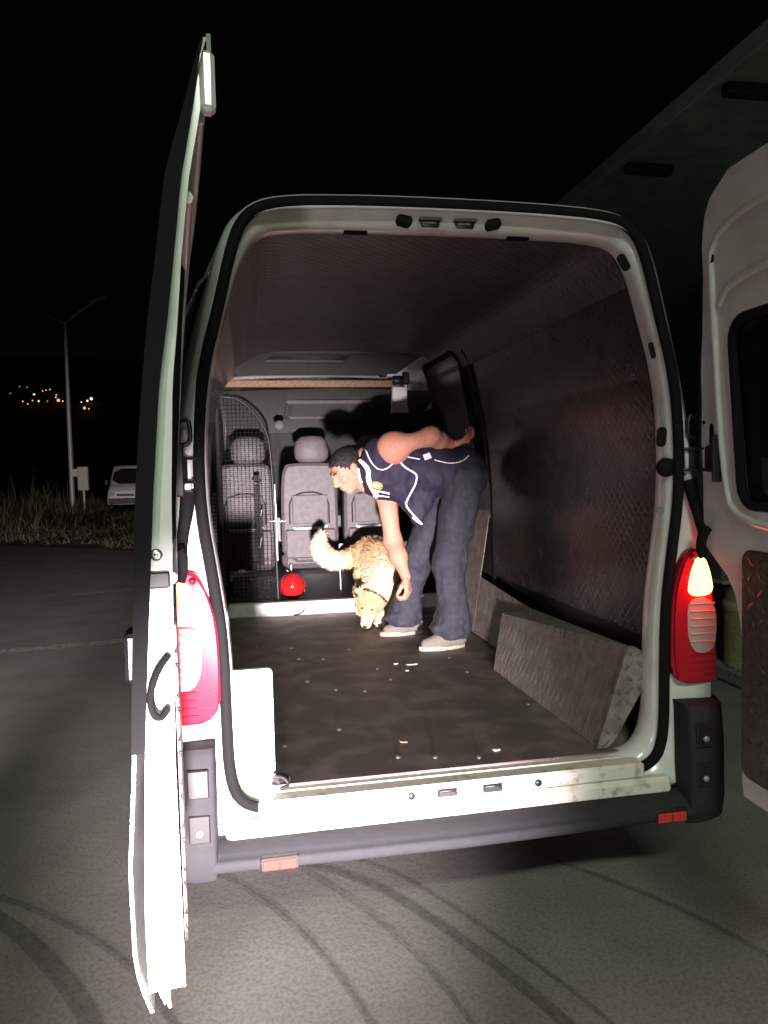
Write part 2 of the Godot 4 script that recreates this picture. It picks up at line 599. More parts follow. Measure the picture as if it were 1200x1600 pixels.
	M.asphalt.detail_blend_mode = BaseMaterial3D.BLEND_MODE_MUL
	M.asphalt.detail_albedo = noise_tex(0.09, Color(0.88, 0.88, 0.88), Color(1, 1, 1), 61, 512, 4, 0.2, 0.6)
	M.asphalt.detail_uv_layer = BaseMaterial3D.DETAIL_UV_2
	M.asphalt.uv2_triplanar = true
	M.asphalt.uv2_world_triplanar = true
	M.asphalt.uv2_scale = Vector3.ONE * 1.1
	mat("kerb_stone", lin(0.24, 0.24, 0.23), 0.85, 0.0, lin(0.15, 0.15, 0.14), 0.03, 1.5, 0.05)
	mat("line_paint", lin(0.42, 0.41, 0.36), 0.8, 0.0, lin(0.13, 0.13, 0.12), 0.03, 1.0, 0.0, Vector2(0.45, 0.75))
	var tm := mat("tyre_black", Color(0.02, 0.02, 0.02, 1), 0.8)
	tm.transparency = BaseMaterial3D.TRANSPARENCY_ALPHA
	tm.albedo_color = Color.WHITE
	tm.albedo_texture = noise_tex(0.03, Color(0.16, 0.16, 0.155, 0.12), Color(0.16, 0.16, 0.155, 0.34), 23, 512, 5, 0.1, 0.9)
	tm.uv1_scale = Vector3.ONE * 1.3
	mat("soil", lin(0.055, 0.045, 0.03), 0.95, 0.0, lin(0.09, 0.075, 0.05), 0.02, 0.5)
	var gr := mat("grass_blade", Color.WHITE, 0.8)
	gr.vertex_color_use_as_albedo = true
	mat("hill_scrub", lin(0.03, 0.035, 0.02), 0.95, 0.0, lin(0.05, 0.05, 0.03), 0.02, 0.02)
	mat("galvanised", lin(0.42, 0.43, 0.43), 0.5, 0.3, lin(0.32, 0.33, 0.33), 0.02, 2.0)
	mat("cabinet_beige", lin(0.48, 0.46, 0.34), 0.6, 0.0, lin(0.38, 0.36, 0.26), 0.02, 1.5)
	mat("canopy_sheet", lin(0.40, 0.42, 0.375), 0.6, 0.0, lin(0.31, 0.33, 0.29), 0.01, 0.6)
	mat("canopy_dark", lin(0.03, 0.03, 0.03), 0.6)
	mat("yellow_paint", lin(0.36, 0.31, 0.12), 0.6, 0.0, lin(0.22, 0.20, 0.12), 0.02, 2.0)
	mat("car_paint", lin(0.05, 0.07, 0.10), 0.25, 0.4)
	mat("tyre", lin(0.014, 0.014, 0.014), 0.85, 0.0, lin(0.03, 0.03, 0.03), 0.05, 4.0)
	for e in [["head_lamp_glow", Color(1.0, 0.95, 0.9), 6.0], ["street_lamp_glow", Color(0.88, 1.0, 0.90), 3.0], ["town_warm", Color(1.0, 0.62, 0.30), 1.6], ["town_white", Color(1.0, 0.9, 0.75), 1.3], ["town_cool", Color(0.7, 0.85, 0.8), 0.5]]:
		var m := mat(e[0], Color.WHITE, 0.4)
		m.emission_enabled = true
		m.emission = e[1]
		m.emission_energy_multiplier = e[2]

# ------------------------------------------------------------------ the scene
func _ready() -> void:
	rng.seed = 7
	var cam := Camera3D.new()
	cam.name = "camera"
	cam.fov = 69.63
	cam.near = 0.05
	cam.far = 3000.0
	add_child(cam)
	cam.position = Vector3(-0.657, 1.64, 2.268)
	cam.rotation_order = EULER_ORDER_YXZ
	cam.rotation_degrees = Vector3(-3.2, -10.6, -1.3)
	cam.current = true
	var env := Environment.new()
	env.background_mode = Environment.BG_SKY
	var skym := ProceduralSkyMaterial.new()
	skym.sky_top_color = Color(0.012, 0.012, 0.016)
	skym.sky_horizon_color = Color(0.022, 0.021, 0.022)
	skym.ground_bottom_color = Color(0.01, 0.01, 0.01)
	skym.ground_horizon_color = Color(0.018, 0.018, 0.018)
	var sk := Sky.new()
	sk.sky_material = skym
	env.sky = sk
	env.background_energy_multiplier = 0.6
	env.tonemap_mode = Environment.TONE_MAPPER_LINEAR
	env.tonemap_exposure = 1.0
	env.sdfgi_enabled = true
	env.ssao_enabled = true
	env.ssil_enabled = true
	var we := WorldEnvironment.new()
	we.name = "world_environment"
	we.environment = env
	add_child(we)
	make_materials()
	# light: a car's headlamps behind and left of the camera, a street lamp behind it, and the van's own tail lamps
	headlamp_car(Vector3(-1.22, 0, 3.40))
	forecourt_lamp(Vector3(-0.3, 5.6, 6.8))
	ground_and_road()
	hillside()
	canopy()
	cargo_van()
	person()
	dog()
	small_things()
	background()

func aim(l: Node3D, from: Vector3, to: Vector3) -> void:
	l.look_at_from_position(from, to, Vector3.UP)

func headlamp_car(at: Vector3) -> void:
	var t := thing("parked_car", "dark blue parked car with its headlamps shining at the van", "car", at)
	# body: sections along its length, nose at z = 0 towards the van
	var rings := []
	for s in [[0.0, 0.62, 0.38, 0.60], [0.06, 0.80, 0.30, 0.74], [0.35, 0.86, 0.25, 0.86], [1.05, 0.88, 0.22, 0.96], [3.6, 0.88, 0.22, 1.0], [4.0, 0.84, 0.26, 0.98], [4.12, 0.70, 0.36, 0.80]]:
		var ring := []
		for p in [[-1, 0], [-1, 0.7], [-0.86, 1], [0.86, 1], [1, 0.7], [1, 0]]:
			ring.append(Vector3(p[0] * s[1], lerpf(s[2], s[3], p[1]), s[0]))
		rings.append(ring)
	var st := st_new()
	loft(st, rings, true, true)
	var body := done(st, "body", M.car_paint, t)
	st = st_new()
	rings = []
	for s in [[1.0, 0.74, 0.97, 0.97], [1.75, 0.62, 0.97, 1.42], [3.0, 0.60, 0.97, 1.44], [3.85, 0.70, 0.97, 1.0]]:
		var ring := []
		for p in [[-1, 0], [-0.92, 0.85], [-0.8, 1], [0.8, 1], [0.92, 0.85], [1, 0]]:
			ring.append(Vector3(p[0] * s[1], lerpf(s[2], s[3], p[1]), s[0]))
		rings.append(ring)
	loft(st, rings, true, true)
	done(st, "cabin_glass", M.dark_steel, t)
	box_part(body, "grille", M.black_plastic, Vector3(0, 0.45, -0.005), Vector3(0.7, 0.13, 0.03))
	for s in [[-1, 0.75], [1, 0.75], [-1, 3.3], [1, 3.3]]:
		st = st_new()
		lathe(st, [Vector2(0.02, -0.1), Vector2(0.27, -0.1), Vector2(0.31, -0.06), Vector2(0.31, 0.06), Vector2(0.27, 0.1), Vector2(0.02, 0.1)], 24, Transform3D(Basis(Vector3.FORWARD, PI / 2), Vector3(s[0] * 0.78, 0.31, s[1])))
		done(st, "wheel", M.tyre, t)
	for s in [-1, 1]:
		st = st_new()
		lathe(st, [Vector2(0.005, 0.0), Vector2(0.08, 0.005), Vector2(0.085, 0.03), Vector2(0.04, 0.08), Vector2(0.005, 0.085)], 24, Transform3D(Basis(Vector3.RIGHT, PI / 2), Vector3(s * 0.6, 0.66, -0.03)))
		done(st, "headlight", M.head_lamp_glow, t)
		var l := SpotLight3D.new()
		l.name = "headlight_beam"
		l.light_color = Color(1.0, 0.93, 0.95)
		l.light_size = 0.08
		l.spot_range = 80.0
		l.spot_attenuation = 2.0
		l.shadow_enabled = true
		var from := at + Vector3(s * 0.6, 0.66, -0.09)
		add_child(l, true)
		if s > 0:
			l.spot_angle = 18.0
			l.spot_angle_attenuation = 1.0
			l.light_energy = 150.0
			aim(l, from, Vector3(-0.585, 0.73, -0.5))
		else:
			l.spot_angle = 55.0
			l.spot_angle_attenuation = 1.0
			l.light_energy = 3.2
			aim(l, from, Vector3(-2.5, 1.0, -30.0))
			var far := l.duplicate()
			far.name = "headlight_far_beam"
			add_child(far, true)
			far.spot_angle = 12.0
			far.light_energy = 240.0
			aim(far, from, Vector3(-8.2, 0.9, -30.0))

func forecourt_lamp(at: Vector3) -> void:
	var t := thing("street_lamp", "lit street lamp standing behind the camera", "street lamp", Vector3(2.4, 0, 8.6))
	var st := st_new()
	var top := at - Vector3(2.4, 0, 8.6)
	tube(st, smooth_path([Vector3.ZERO, Vector3(0, 5.2, 0), Vector3(-0.3, 6.1, -0.1), top + Vector3(0.9, 0.1, 0.1)]), 0.06, 10)
	done(st, "pole", M.galvanised, t)
	box_part(t, "lamp_head", M.galvanised, top + Vector3(0, 0.09, 0), Vector3(2.5, 0.12, 0.6), 0.03)
	box_part(t, "lamp_glass", M.street_lamp_glow, top + Vector3(0, 0.02, 0), Vector3(2.4, 0.03, 0.5), 0.008)
	var l := AreaLight3D.new()
	l.name = "street_lamp_light"
	l.area_size = Vector2(2.4, 0.5)
	l.light_color = Color(0.93, 1.0, 0.90)
	l.light_energy = 47.0
	l.area_range = 60.0
	l.shadow_enabled = true
	add_child(l)
	l.position = at
	l.rotation_degrees = Vector3(-90, 0, 0)

# ------------------------------------------------------------------ the ground
func ground_and_road() -> void:
	var st := st_new()
	face(st, [Vector3(-900, 0, 60), Vector3(900, 0, 60), Vector3(900, 0, -700), Vector3(-900, 0, -700)], Vector3.UP)
	done(st, "ground", M.asphalt, null, "structure")
	# verge of bare soil along the far edge of the asphalt
	st = st_new()
	var e := [Vector3(-40, 0.006, -20.5), Vector3(-12, 0.006, -19.0), Vector3(-8, 0.006, -18.3), Vector3(-5, 0.006, -16.2), Vector3(-2.5, 0.006, -14.0), Vector3(6, 0.006, -12.6)]
	for i in e.size() - 1:
		face(st, [e[i], e[i + 1], Vector3(e[i + 1].x * 1.6, 0.006, -90), Vector3(e[i].x * 1.6, 0.006, -90)], Vector3.UP)
	done(st, "verge", M.soil, null, "structure")
	# worn pale lines across the yard, left of the van
	for ln in [[[Vector3(-9, 0, -4.55), Vector3(-3.0, 0, -5.2), Vector3(-1.2, 0, -5.5)], 0.09, "worn pale line on the asphalt beside the van, the nearer of the two"], [[Vector3(-3.1, 0, -8.65), Vector3(-1.6, 0, -8.95)], 0.09, "short worn pale line on the asphalt, farther from the camera"]]:
		st = st_new()
		var p: Array = smooth_path(ln[0], 2)
		for i in p.size() - 1:
			var s := Vector3(0, 0, ln[1])
			face(st, [p[i] - s + Vector3.UP * 0.004, p[i + 1] - s + Vector3.UP * 0.004, p[i + 1] + s + Vector3.UP * 0.004, p[i] + s + Vector3.UP * 0.004], Vector3.UP)
		var o := done(st, "road_line", M.line_paint)
		tag(o, ln[2], "road marking", "worn lines on the asphalt", "structure")
	# dark tyre marks that sweep across the foreground
	var marks := [
		[[Vector3(-0.75, 0, -0.9), Vector3(-0.28, 0, -0.65), Vector3(0.0, 0, -0.2), Vector3(0.25, 0, 0.35), Vector3(0.35, 0, 0.9), Vector3(0.38, 0, 1.8)], 0.024],
		[[Vector3(-0.6, 0, -0.95), Vector3(-0.15, 0, -0.68), Vector3(0.12, 0, -0.2), Vector3(0.37, 0, 0.35), Vector3(0.47, 0, 0.9), Vector3(0.5, 0, 1.8)], 0.010],
		[[Vector3(-2.2, 0, -1.1), Vector3(-1.6, 0, -0.62), Vector3(-1.35, 0, -0.3), Vector3(-1.13, 0, 0.05), Vector3(-0.98, 0, 0.6), Vector3(-0.95, 0, 1.4)], 0.034],
		[[Vector3(-1.9, 0, -0.95), Vector3(-1.3, 0, -0.5), Vector3(-0.95, 0, -0.05), Vector3(-0.78, 0, 0.5), Vector3(-0.72, 0, 1.3)], 0.016],
		[[Vector3(-1.2, 0, -1.2), Vector3(-0.6, 0, -0.5), Vector3(-0.35, 0, 0.1), Vector3(-0.2, 0, 0.9)], 0.014],
		[[Vector3(-0.55, 0, -0.8), Vector3(-0.22, 0, -0.3), Vector3(-0.02, 0, 0.3), Vector3(0.06, 0, 1.5)], 0.010],
		[[Vector3(-2.6, 0, -0.2), Vector3(-1.9, 0, 0.1), Vector3(-1.5, 0, 0.5), Vector3(-1.3, 0, 1.1)], 0.018],
		[[Vector3(0.5, 0, -0.6), Vector3(0.9, 0, -0.1), Vector3(1.1, 0, 0.5), Vector3(1.15, 0, 1.2)], 0.014],
	]
	for k in marks.size():
		var p: Array = smooth_path(marks[k][0], 3)
		st = st_new()
		for i in p.size() - 1:
			var d0: Vector3 = (p[mini(i + 1, p.size() - 1)] - p[maxi(i - 1, 0)]).normalized()
			var d1: Vector3 = (p[mini(i + 2, p.size() - 1)] - p[i]).normalized()
			var s0: Vector3 = Vector3(-d0.z, 0, d0.x) * marks[k][1]
			var s1: Vector3 = Vector3(-d1.z, 0, d1.x) * marks[k][1]
			var u := Vector3.UP * (0.004 + 0.001 * k)
			face(st, [p[i] - s0 + u, p[i + 1] - s1 + u, p[i + 1] + s1 + u, p[i] + s0 + u], Vector3.UP)
		var o := done(st, "tyre_mark", M.tyre_black)
		tag(o, "dark curved tyre mark on the asphalt behind the van", "tyre mark", "tyre marks behind the van", "structure")

func hillside() -> void:
	var st := st_new()
	var n := FastNoiseLite.new()
	n.seed = 3
	n.frequency = 0.004
	var rows := []
	for j in 13:
		var row := []
		for i in 41:
			var x := -700.0 + i * 35.0
			var z := -620.0 - j * 26.0
			var y := 40.0 + (-690.0 - z) * 0.47
			y = maxf(y - 2.0, -1.0) if j < 12 else -4.0
			y *= clampf(1.0 - (x + 100.0) / 420.0, 0.12, 1.0)
			y += n.get_noise_2d(x, z) * 4.0 * float(j > 1)
			row.append(Vector3(x, y, z))
		rows.append(row)
	loft(st, rows, false)
	done(st, "hill", M.hill_scrub, null, "structure")
	var spots := [Vector3(-224, 82, -779), Vector3(-221, 91, -800), Vector3(-213, 90, -796), Vector3(-201, 80, -774), Vector3(-193, 72, -758), Vector3(-201, 69, -751), Vector3(-207, 72, -757), Vector3(-199, 73, -760), Vector3(-196, 85, -786), Vector3(-193, 86, -787), Vector3(-190, 87, -790), Vector3(-181, 80, -776), Vector3(-180, 77, -769), Vector3(-185, 72, -757), Vector3(-175, 72, -757), Vector3(-171, 72, -757), Vector3(-154, 71, -756), Vector3(-149, 72, -759), Vector3(-146, 74, -763), Vector3(-148, 63, -739), Vector3(-144, 63, -739)]
	var big := {3: 1.15, 14: 1.7, 18: 1.7, 19: 1.5, 17: 1.2, 4: 1.0}
	for i in spots.size():
		st = st_new()
		var r: float = big.get(i, 0.75) * 0.9
		# a lantern with a cap on a short post
		lathe(st, [Vector2(0.02, -r), Vector2(r * 0.7, -r * 0.7), Vector2(r, 0), Vector2(r * 0.7, r * 0.7), Vector2(0.02, r)], 8, Transform3D(Basis(), spots[i] + Vector3(0, r + 3.0, 0)))
		var kind: String = "town_warm" if i in [5, 6, 7, 8, 9, 10, 11, 14, 19, 20] else ("town_cool" if i in [0, 1, 13, 2] else "town_white")
		var o := done(st, "town_light", M[kind])
		var rank := 0
		for q in spots:
			if q.x / q.z > spots[i].x / spots[i].z: rank += 1
		var hue: String = {"town_warm": "orange", "town_white": "white", "town_cool": "faint bluish"}[kind]
		var nth: String = ["leftmost", "second from the left", "third from the left", "fourth from the left", "fifth from the left", "sixth from the left", "seventh from the left", "eighth from the left", "ninth from the left", "tenth from the left", "eleventh from the left", "twelfth from the left", "thirteenth from the left", "fourteenth from the left", "fifteenth from the left", "sixth from the right", "fifth from the right", "fourth from the right", "third from the right", "second from the right", "rightmost"][rank]
		var lab := "%s %s light of the far town, %s" % ["bright" if big.get(i, 0.75) > 1.0 else "tiny", hue, nth]
		tag(o, lab, "light", "lights of the far town")

func canopy() -> void:
	var t := thing("canopy", "large dark flat canopy roof of the forecourt, right of the van", "canopy", Vector3(2.93, 0, 0))
	box_part(t, "roof_slab", M.canopy_sheet, Vector3(5.0, 4.61, -3.0), Vector3(9.8, 0.12, 22.0), 0.01)
	box_part(t, "fascia", M.canopy_sheet, Vector3(0.06, 4.60, -3.0), Vector3(0.07, 0.15, 22.0), 0.01)
	for i in 9:
		box_part(t, "roof_beam", M.canopy_dark, Vector3(0.36, 4.50, -10.4 + i * 1.49), Vector3(0.48, 0.09, 0.10), 0.01)
	for z in [-9.0, 3.5]:
		box_part(t, "column", M.galvanised, Vector3(4.2, 2.27, z), Vector3(0.3, 4.55, 0.3), 0.02)

# ------------------------------------------------------------------ the van
# half outlines in the rear plane, from bottom centre to top centre, all with the same number of points
const SEAL := [[0, .588], [.40, .588], [.60, .590], [.70, .615], [.735, .70], [.738, .90], [.740, 1.13], [.765, 1.33], [.793, 1.53], [.793, 1.75], [.772, 1.95], [.720, 2.14], [.674, 2.33], [.63, 2.418], [.54, 2.456], [.30, 2.467], [0, 2.470]]
const BODY := [[0, .50], [.40, .50], [.62, .50], [.80, .50], [.93, .55], [.95, .78], [.935, 1.05], [.905, 1.33], [.880, 1.53], [.852, 1.75], [.815, 1.95], [.765, 2.16], [.722, 2.33], [.675, 2.43], [.57, 2.478], [.30, 2.492], [0, 2.496]]
const JAMB := [[0, .628], [.40, .628], [.585, .630], [.665, .65], [.705, .74], [.712, .92], [.716, 1.13], [.742, 1.33], [.770, 1.53], [.770, 1.75], [.750, 1.95], [.698, 2.14], [.648, 2.305], [.598, 2.375], [.51, 2.396], [.29, 2.402], [0, 2.404]]
const LINER := [[0, .634], [.50, .634], [.72, .634], [.80, .634], [.80, .74], [.80, .92], [.80, 1.13], [.795, 1.33], [.79, 1.53], [.775, 1.75], [.748, 1.95], [.706, 2.14], [.66, 2.28], [.61, 2.370], [.53, 2.422], [.30, 2.432], [0, 2.434]]

func ring_of(half: Array, z: float, out := 0.0) -> Array:
	var p := []
	for q in half: p.append(Vector2(q[0], q[1]))
	for i in range(half.size() - 2, 0, -1): p.append(Vector2(-half[i][0], half[i][1]))
	p = smooth_path(p, 2, true)
	var n := p.size()
	var r := []
	for i in n:
		var t: Vector2 = (p[(i + 1) % n] - p[(i - 1 + n) % n]).normalized()
		var nn := Vector2(t.y, -t.x)
		r.append(Vector3(p[i].x + nn.x * out, p[i].y + nn.y * out, z))
	return r

func wide(r: Array, k: float) -> Array:
	var out := []
	for p in r: out.append(Vector3(p.x * k, p.y, p.z))
	return out

func half_path(half: Array, from_i: int, to_i: int) -> Array:
	var p := []
	for i in range(from_i, to_i + 1): p.append(Vector2(half[i][0], half[i][1]))
	return smooth_path(p, 2)

func cargo_van() -> void:
	var v := thing("cargo_van", "white high-roof cargo van with both rear doors swung open", "van")
	# outer shell, tail to nose
	var st := st_new()
	var rings := [ring_of(BODY, -0.012, -0.026), ring_of(BODY, -0.03, -0.010), ring_of(BODY, -0.07, 0.0), wide(ring_of(BODY, -0.5), 1.10), wide(ring_of(BODY, -2.9), 1.10)]
	for s in [[-3.5, 0.0, 0.99], [-4.0, 0.0, 0.93], [-4.5, 0.02, 0.72], [-4.9, 0.05, 0.52], [-5.15, 0.10, 0.42], [-5.25, 0.22, 0.34]]:
		var r := []
		for p in ring_of(BODY, s[0], -s[1]):
			r.append(Vector3(p.x * 1.10 * lerpf(1.0, 0.9, clampf((-s[0] - 4.5) / 0.75, 0, 1)), 0.42 + (p.y - 0.42) * s[2] if p.y > 0.9 else p.y * lerpf(1, s[2] + .5, 0.3), p.z))
		rings.append(r)
	loft(st, rings, true, false)
	var c := Vector3.ZERO
	for p in rings[-1]: c += p
	c /= rings[-1].size()
	for i in rings[-1].size(): face(st, [c, rings[-1][i], rings[-1][(i + 1) % rings[-1].size()]], Vector3.FORWARD)
	done(st, "body_shell", M.white_paint, v)
	# rear frame: door landing, then the return of the jamb into the hold
	st = st_new()
	loft(st, [ring_of(BODY, -0.0135, -0.0265), ring_of(BODY, -0.004, -0.036), ring_of(BODY, -0.006, -0.05), ring_of(SEAL, -0.02, 0.024), ring_of(SEAL, -0.032, 0.018), ring_of(SEAL, -0.032, -0.014), ring_of(JAMB, -0.06, 0.003), ring_of(JAMB, -0.115, 0.0), ring_of(JAMB, -0.125, 0.006)], true, false)
	var fr := done(st, "rear_frame", M.white_paint, v)
	# the liner lip behind the jamb
	st = st_new()
	tube(st, ring_of(SEAL, -0.012), 0.018, 8, true)
	tube(st, ring_of(SEAL, -0.003, -0.004), 0.009, 6, true)
	done(st, "door_seal", M.rubber, v)
	# plugs, holes and fittings on the jambs
	for h in [[.618, 2.322, .014, .030, -.55], [.722, 2.03, .008, .028, -.25], [.757, 1.735, .016, .034, 0.1], [.752, 1.48, .012, .012, 0.1]]:
		for s in [1]:
			st = st_new()
			prism(st, rounded(-h[2], -h[3], h[2], h[3], minf(h[2], h[3]) * 0.9), -0.004, 0.004, Transform3D(Basis(Vector3.BACK, -h[4] * s) * Basis(Vector3.UP, 0.35 * -s), Vector3(s * h[0], h[1], -0.058)), 0.001)
			done(st, "jamb_plug", M.rubber if h[1] > 1.5 else M.steel, fr)
	for s in [1]:
		st = st_new()
		lathe(st, [Vector2(0.002, 0), Vector2(0.03, 0.0), Vector2(0.034, 0.012), Vector2(0.03, 0.034), Vector2(0.002, 0.036)], 16, Transform3D(Basis(Vector3.RIGHT, PI / 2) , Vector3(s * 0.765, 1.63, -0.058)))
		done(st, "door_buffer", M.rubber, fr)
	# strikers and catches along the header
	for x in [-0.14, 0.154]:
		box_part(fr, "header_buffer", M.rubber, Vector3(x, 2.424, -0.055), Vector3(0.05, 0.030, 0.06), 0.008, Basis(Vector3.BACK, 0.2 * signf(x)))
	for x in [-0.055, 0.06]:
		st = st_new()
		tube(st, [Vector3(x - 0.028, 2.432, -0.05), Vector3(x - 0.024, 2.412, -0.04), Vector3(x + 0.024, 2.412, -0.04), Vector3(x + 0.028, 2.432, -0.05)], 0.006, 8)
		box(st, Vector3(x, 2.430, -0.05), Vector3(0.075, 0.008, 0.04), 0.002)
		done(st, "header_striker", M.dark_steel, fr)
	for x in [-0.287, 0.257]:
		box_part(fr, "header_slot", M.rubber, Vector3(x, 2.399, -0.095), Vector3(0.075, 0.010, 0.02), 0.002)
	# sill: threshold rail with its latch holes, and the painted rear beam below it
	st = st_new()
	box(st, Vector3(0, 0.600, -0.035), Vector3(1.30, 0.052, 0.10), 0.008)
	box(st, Vector3(0, 0.618, -0.075), Vector3(1.22, 0.022, 0.06), 0.006)
	var sill := done(st, "sill_rail", M.worn_paint, v)
	st = st_new()
	box(st, Vector3(0, 0.541, -0.022), Vector3(1.50, 0.062, 0.09), 0.014)
	done(st, "rear_beam", M.worn_paint, v)
	for x in [-0.048, 0.105]:
		st = st_new()
		tube(st, [Vector3(x - 0.03, 0.592, 0.014), Vector3(x - 0.026, 0.604, 0.02), Vector3(x + 0.026, 0.604, 0.02), Vector3(x + 0.03, 0.592, 0.014)], 0.005, 8)
		box(st, Vector3(x, 0.597, 0.0155), Vector3(0.066, 0.028, 0.004), 0.001)
		done(st, "sill_striker", M.dark_steel, sill)
	for x in [-0.167, 0.263]:
		st = st_new()
		lathe(st, [Vector2(0.002, 0), Vector2(0.012, 0), Vector2(0.012, 0.006), Vector2(0.002, 0.007)], 12, Transform3D(Basis(Vector3.RIGHT, PI / 2), Vector3(x, 0.598, 0.014)))
		done(st, "sill_bolt", M.dark_steel, sill)
	bumper(v)
	for s in [-1, 1]: tail_lamp(v, s)
	for s in [-1, 1]: hinges(v, s)
	rear_door(v, -1)
	rear_door(v, 1)
	cargo_hold(v)
	cab(v)
	# road wheels and the underbody
	for s in [[-1, -0.95], [1, -0.95], [-1, -4.35], [1, -4.35]]:
		st = st_new()
		lathe(st, [Vector2(0.02, -0.1), Vector2(0.28, -0.1), Vector2(0.34, -0.07), Vector2(0.345, 0.0), Vector2(0.34, 0.07), Vector2(0.28, 0.1), Vector2(0.02, 0.1)], 28, Transform3D(Basis(Vector3.FORWARD, PI / 2), Vector3(s[0] * 0.80, 0.345, s[1])))
		done(st, "wheel", M.tyre, v)
	box_part(v, "underbody", M.black_plastic, Vector3(0, 0.46, -2.5), Vector3(1.5, 0.06, 4.7), 0.01)

func bumper(v: Node3D) -> void:
	var st := st_new()
	var prof := [[-0.02, 0.522], [0.03, 0.520], [0.062, 0.506], [0.075, 0.494], [0.092, 0.488], [0.092, 0.460], [0.07, 0.446], [-0.02, 0.442]]
	var rings := []
	for s in [[-0.80, 0.0], [-0.70, 0.0], [-0.4, 0.012], [0.0, 0.02], [0.4, 0.012], [0.70, 0.0], [0.80, 0.0]]:
		var r := []
		for p in prof: r.append(Vector3(s[0], p[1], p[0] + (s[1] if p[0] > 0 else 0.0)))
		rings.append(smooth_path(r, 2, true))
	loft(st, rings, true, true)
	var b := done(st, "rear_bumper", M.grey_plastic, v)
	for s in [-1, 1]:
		st = st_new()
		# upright corner block wrapping round the body
		rings = []
		for q in [[0.425, 0.93, -0.02], [0.44, 0.955, 0.0], [0.50, 0.965, 0.008], [0.70, 0.965, 0.004], [0.81, 0.955, -0.006], [0.828, 0.945, -0.025]]:
			var r := []
			for p in [[0.772, -0.03], [0.772, 0.075], [0.785, 0.09], [0.86, 0.085], [0.92, 0.055], [q[1], -0.02], [q[1], -0.55]]:
				r.append(Vector3(s * p[0], q[0], p[1] + q[2]))
			rings.append(r)
		for q in rings.size(): rings[q] = smooth_path(rings[q], 2, true)
		loft(st, rings, true, true)
		var cb := done(st, "bumper_corner", M.grey_plastic, b)
		for y in [0.735, 0.60]:
			st = st_new()
			box(st, Vector3(s * 0.822, y, 0.092), Vector3(0.062, 0.085, 0.012), 0.005)
			done(st, "corner_pad", M.black_plastic, b)
			st = st_new()
			lathe(st, [Vector2(0.001, 0), Vector2(0.010, 0.0), Vector2(0.010, 0.006), Vector2(0.001, 0.008)], 12, Transform3D(Basis(Vector3.RIGHT, PI / 2), Vector3(s * 0.822, y - 0.01, 0.098)))
			done(st, "corner_bolt", M.galvanised, b)
	for x in [-0.592, 0.70]:
		st = st_new()
		prism(st, rounded(x - 0.058, 0.450, x + 0.058, 0.494, 0.008), 0.07, 0.097, Transform3D(), 0.003)
		done(st, "reflector_bezel", M.black_plastic, b)
		st = st_new()
		for k in 2:
			prism(st, rounded(x - 0.051 + k * 0.052, 0.454, x - 0.001 + k * 0.052, 0.486, 0.004), 0.085, 0.102, Transform3D(), 0.003)
		var rf := done(st, "reflector", M.reflector, b)

func tail_lamp(v: Node3D, s: int) -> void:
	var xf := Transform3D(Basis(Vector3(s, 0, 0), Vector3.UP, Vector3.BACK), Vector3.ZERO)
	var side := "left" if s < 0 else "right"
	var st := st_new()
	var out := smooth_path([Vector2(.752, .885), Vector2(.752, 1.08), Vector2(.756, 1.19), Vector2(.785, 1.30), Vector2(.815, 1.352), Vector2(.855, 1.352), Vector2(.895, 1.28), Vector2(.918, 1.12), Vector2(.925, .90), Vector2(.92, .885)], 2, true)
	prism(st, out, -0.11, 0.018, xf, 0.010)
	var lamp := done(st, "tail_lamp", M.red_lens, v)
	tag(lamp, "%s red tail lamp beside the open door" % side)
	# darker inner flank of the housing, clear middle and the lit segment
	st = st_new()
	prism(st, smooth_path([Vector2(.757, .90), Vector2(.757, 1.17), Vector2(.785, 1.285), Vector2(.812, 1.335), Vector2(.836, 1.32), Vector2(.815, 1.20), Vector2(.818, 1.05), Vector2(.828, .90)], 2, true), 0.012, 0.0225, xf, 0.002)
	done(st, "lens_flank", M.red_lens, lamp)
	st = st_new()
	prism(st, smooth_path([Vector2(.810, 1.03), Vector2(.802, 1.08), Vector2(.802, 1.184), Vector2(.908, 1.184), Vector2(.912, 1.03), Vector2(.885, .995), Vector2(.835, .995)], 2, true), 0.012, 0.026, xf, 0.005)
	done(st, "clear_lens", M.clear_lens, lamp)
	for k in 6:
		st = st_new()
		tube(st, [xf * Vector3(.812, 1.035 + k * .026, .0265), xf * Vector3(.86, 1.035 + k * .026, .0265), xf * Vector3(.902, 1.035 + k * .026, .0265)], .0035, 6)
		done(st, "lens_rib", M.clear_lens, lamp)
	st = st_new()
	prism(st, smooth_path([Vector2(.802, 1.190), Vector2(.806, 1.245), Vector2(.826, 1.315), Vector2(.868, 1.33), Vector2(.893, 1.265), Vector2(.905, 1.190)], 2, true), 0.012, 0.027, xf, 0.006)
	done(st, "lit_lens", M.lit_lens, lamp)
	for k in 4:
		st = st_new()
		tube(st, [xf * Vector3(.768, .915 + k * .024, .0195), xf * Vector3(.84, .915 + k * .024, .0195), xf * Vector3(.912, .915 + k * .024, .0195)], .0035, 6)
		done(st, "lens_rib", M.red_lens, lamp)
	st = st_new()
	lathe(st, [Vector2(0.001, 0), Vector2(0.011, 0.0), Vector2(0.011, 0.004), Vector2(0.001, 0.006)], 14, Transform3D(Basis(Vector3.RIGHT, PI / 2), Vector3(s * 0.822, 1.325, 0.0185)))
	done(st, "lamp_screw", M.dark_red_lens, lamp)
	var l := OmniLight3D.new()
	l.name = "tail_lamp_light"
	l.light_color = Color(1.0, 0.13, 0.14)
	l.light_energy = 0.032
	l.light_size = 0.035
	l.omni_range = 30.0
	l.omni_attenuation = 2.0
	l.shadow_enabled = true
	add_child(l, true)
	l.position = Vector3(s * 0.862, 1.24, 0.066)

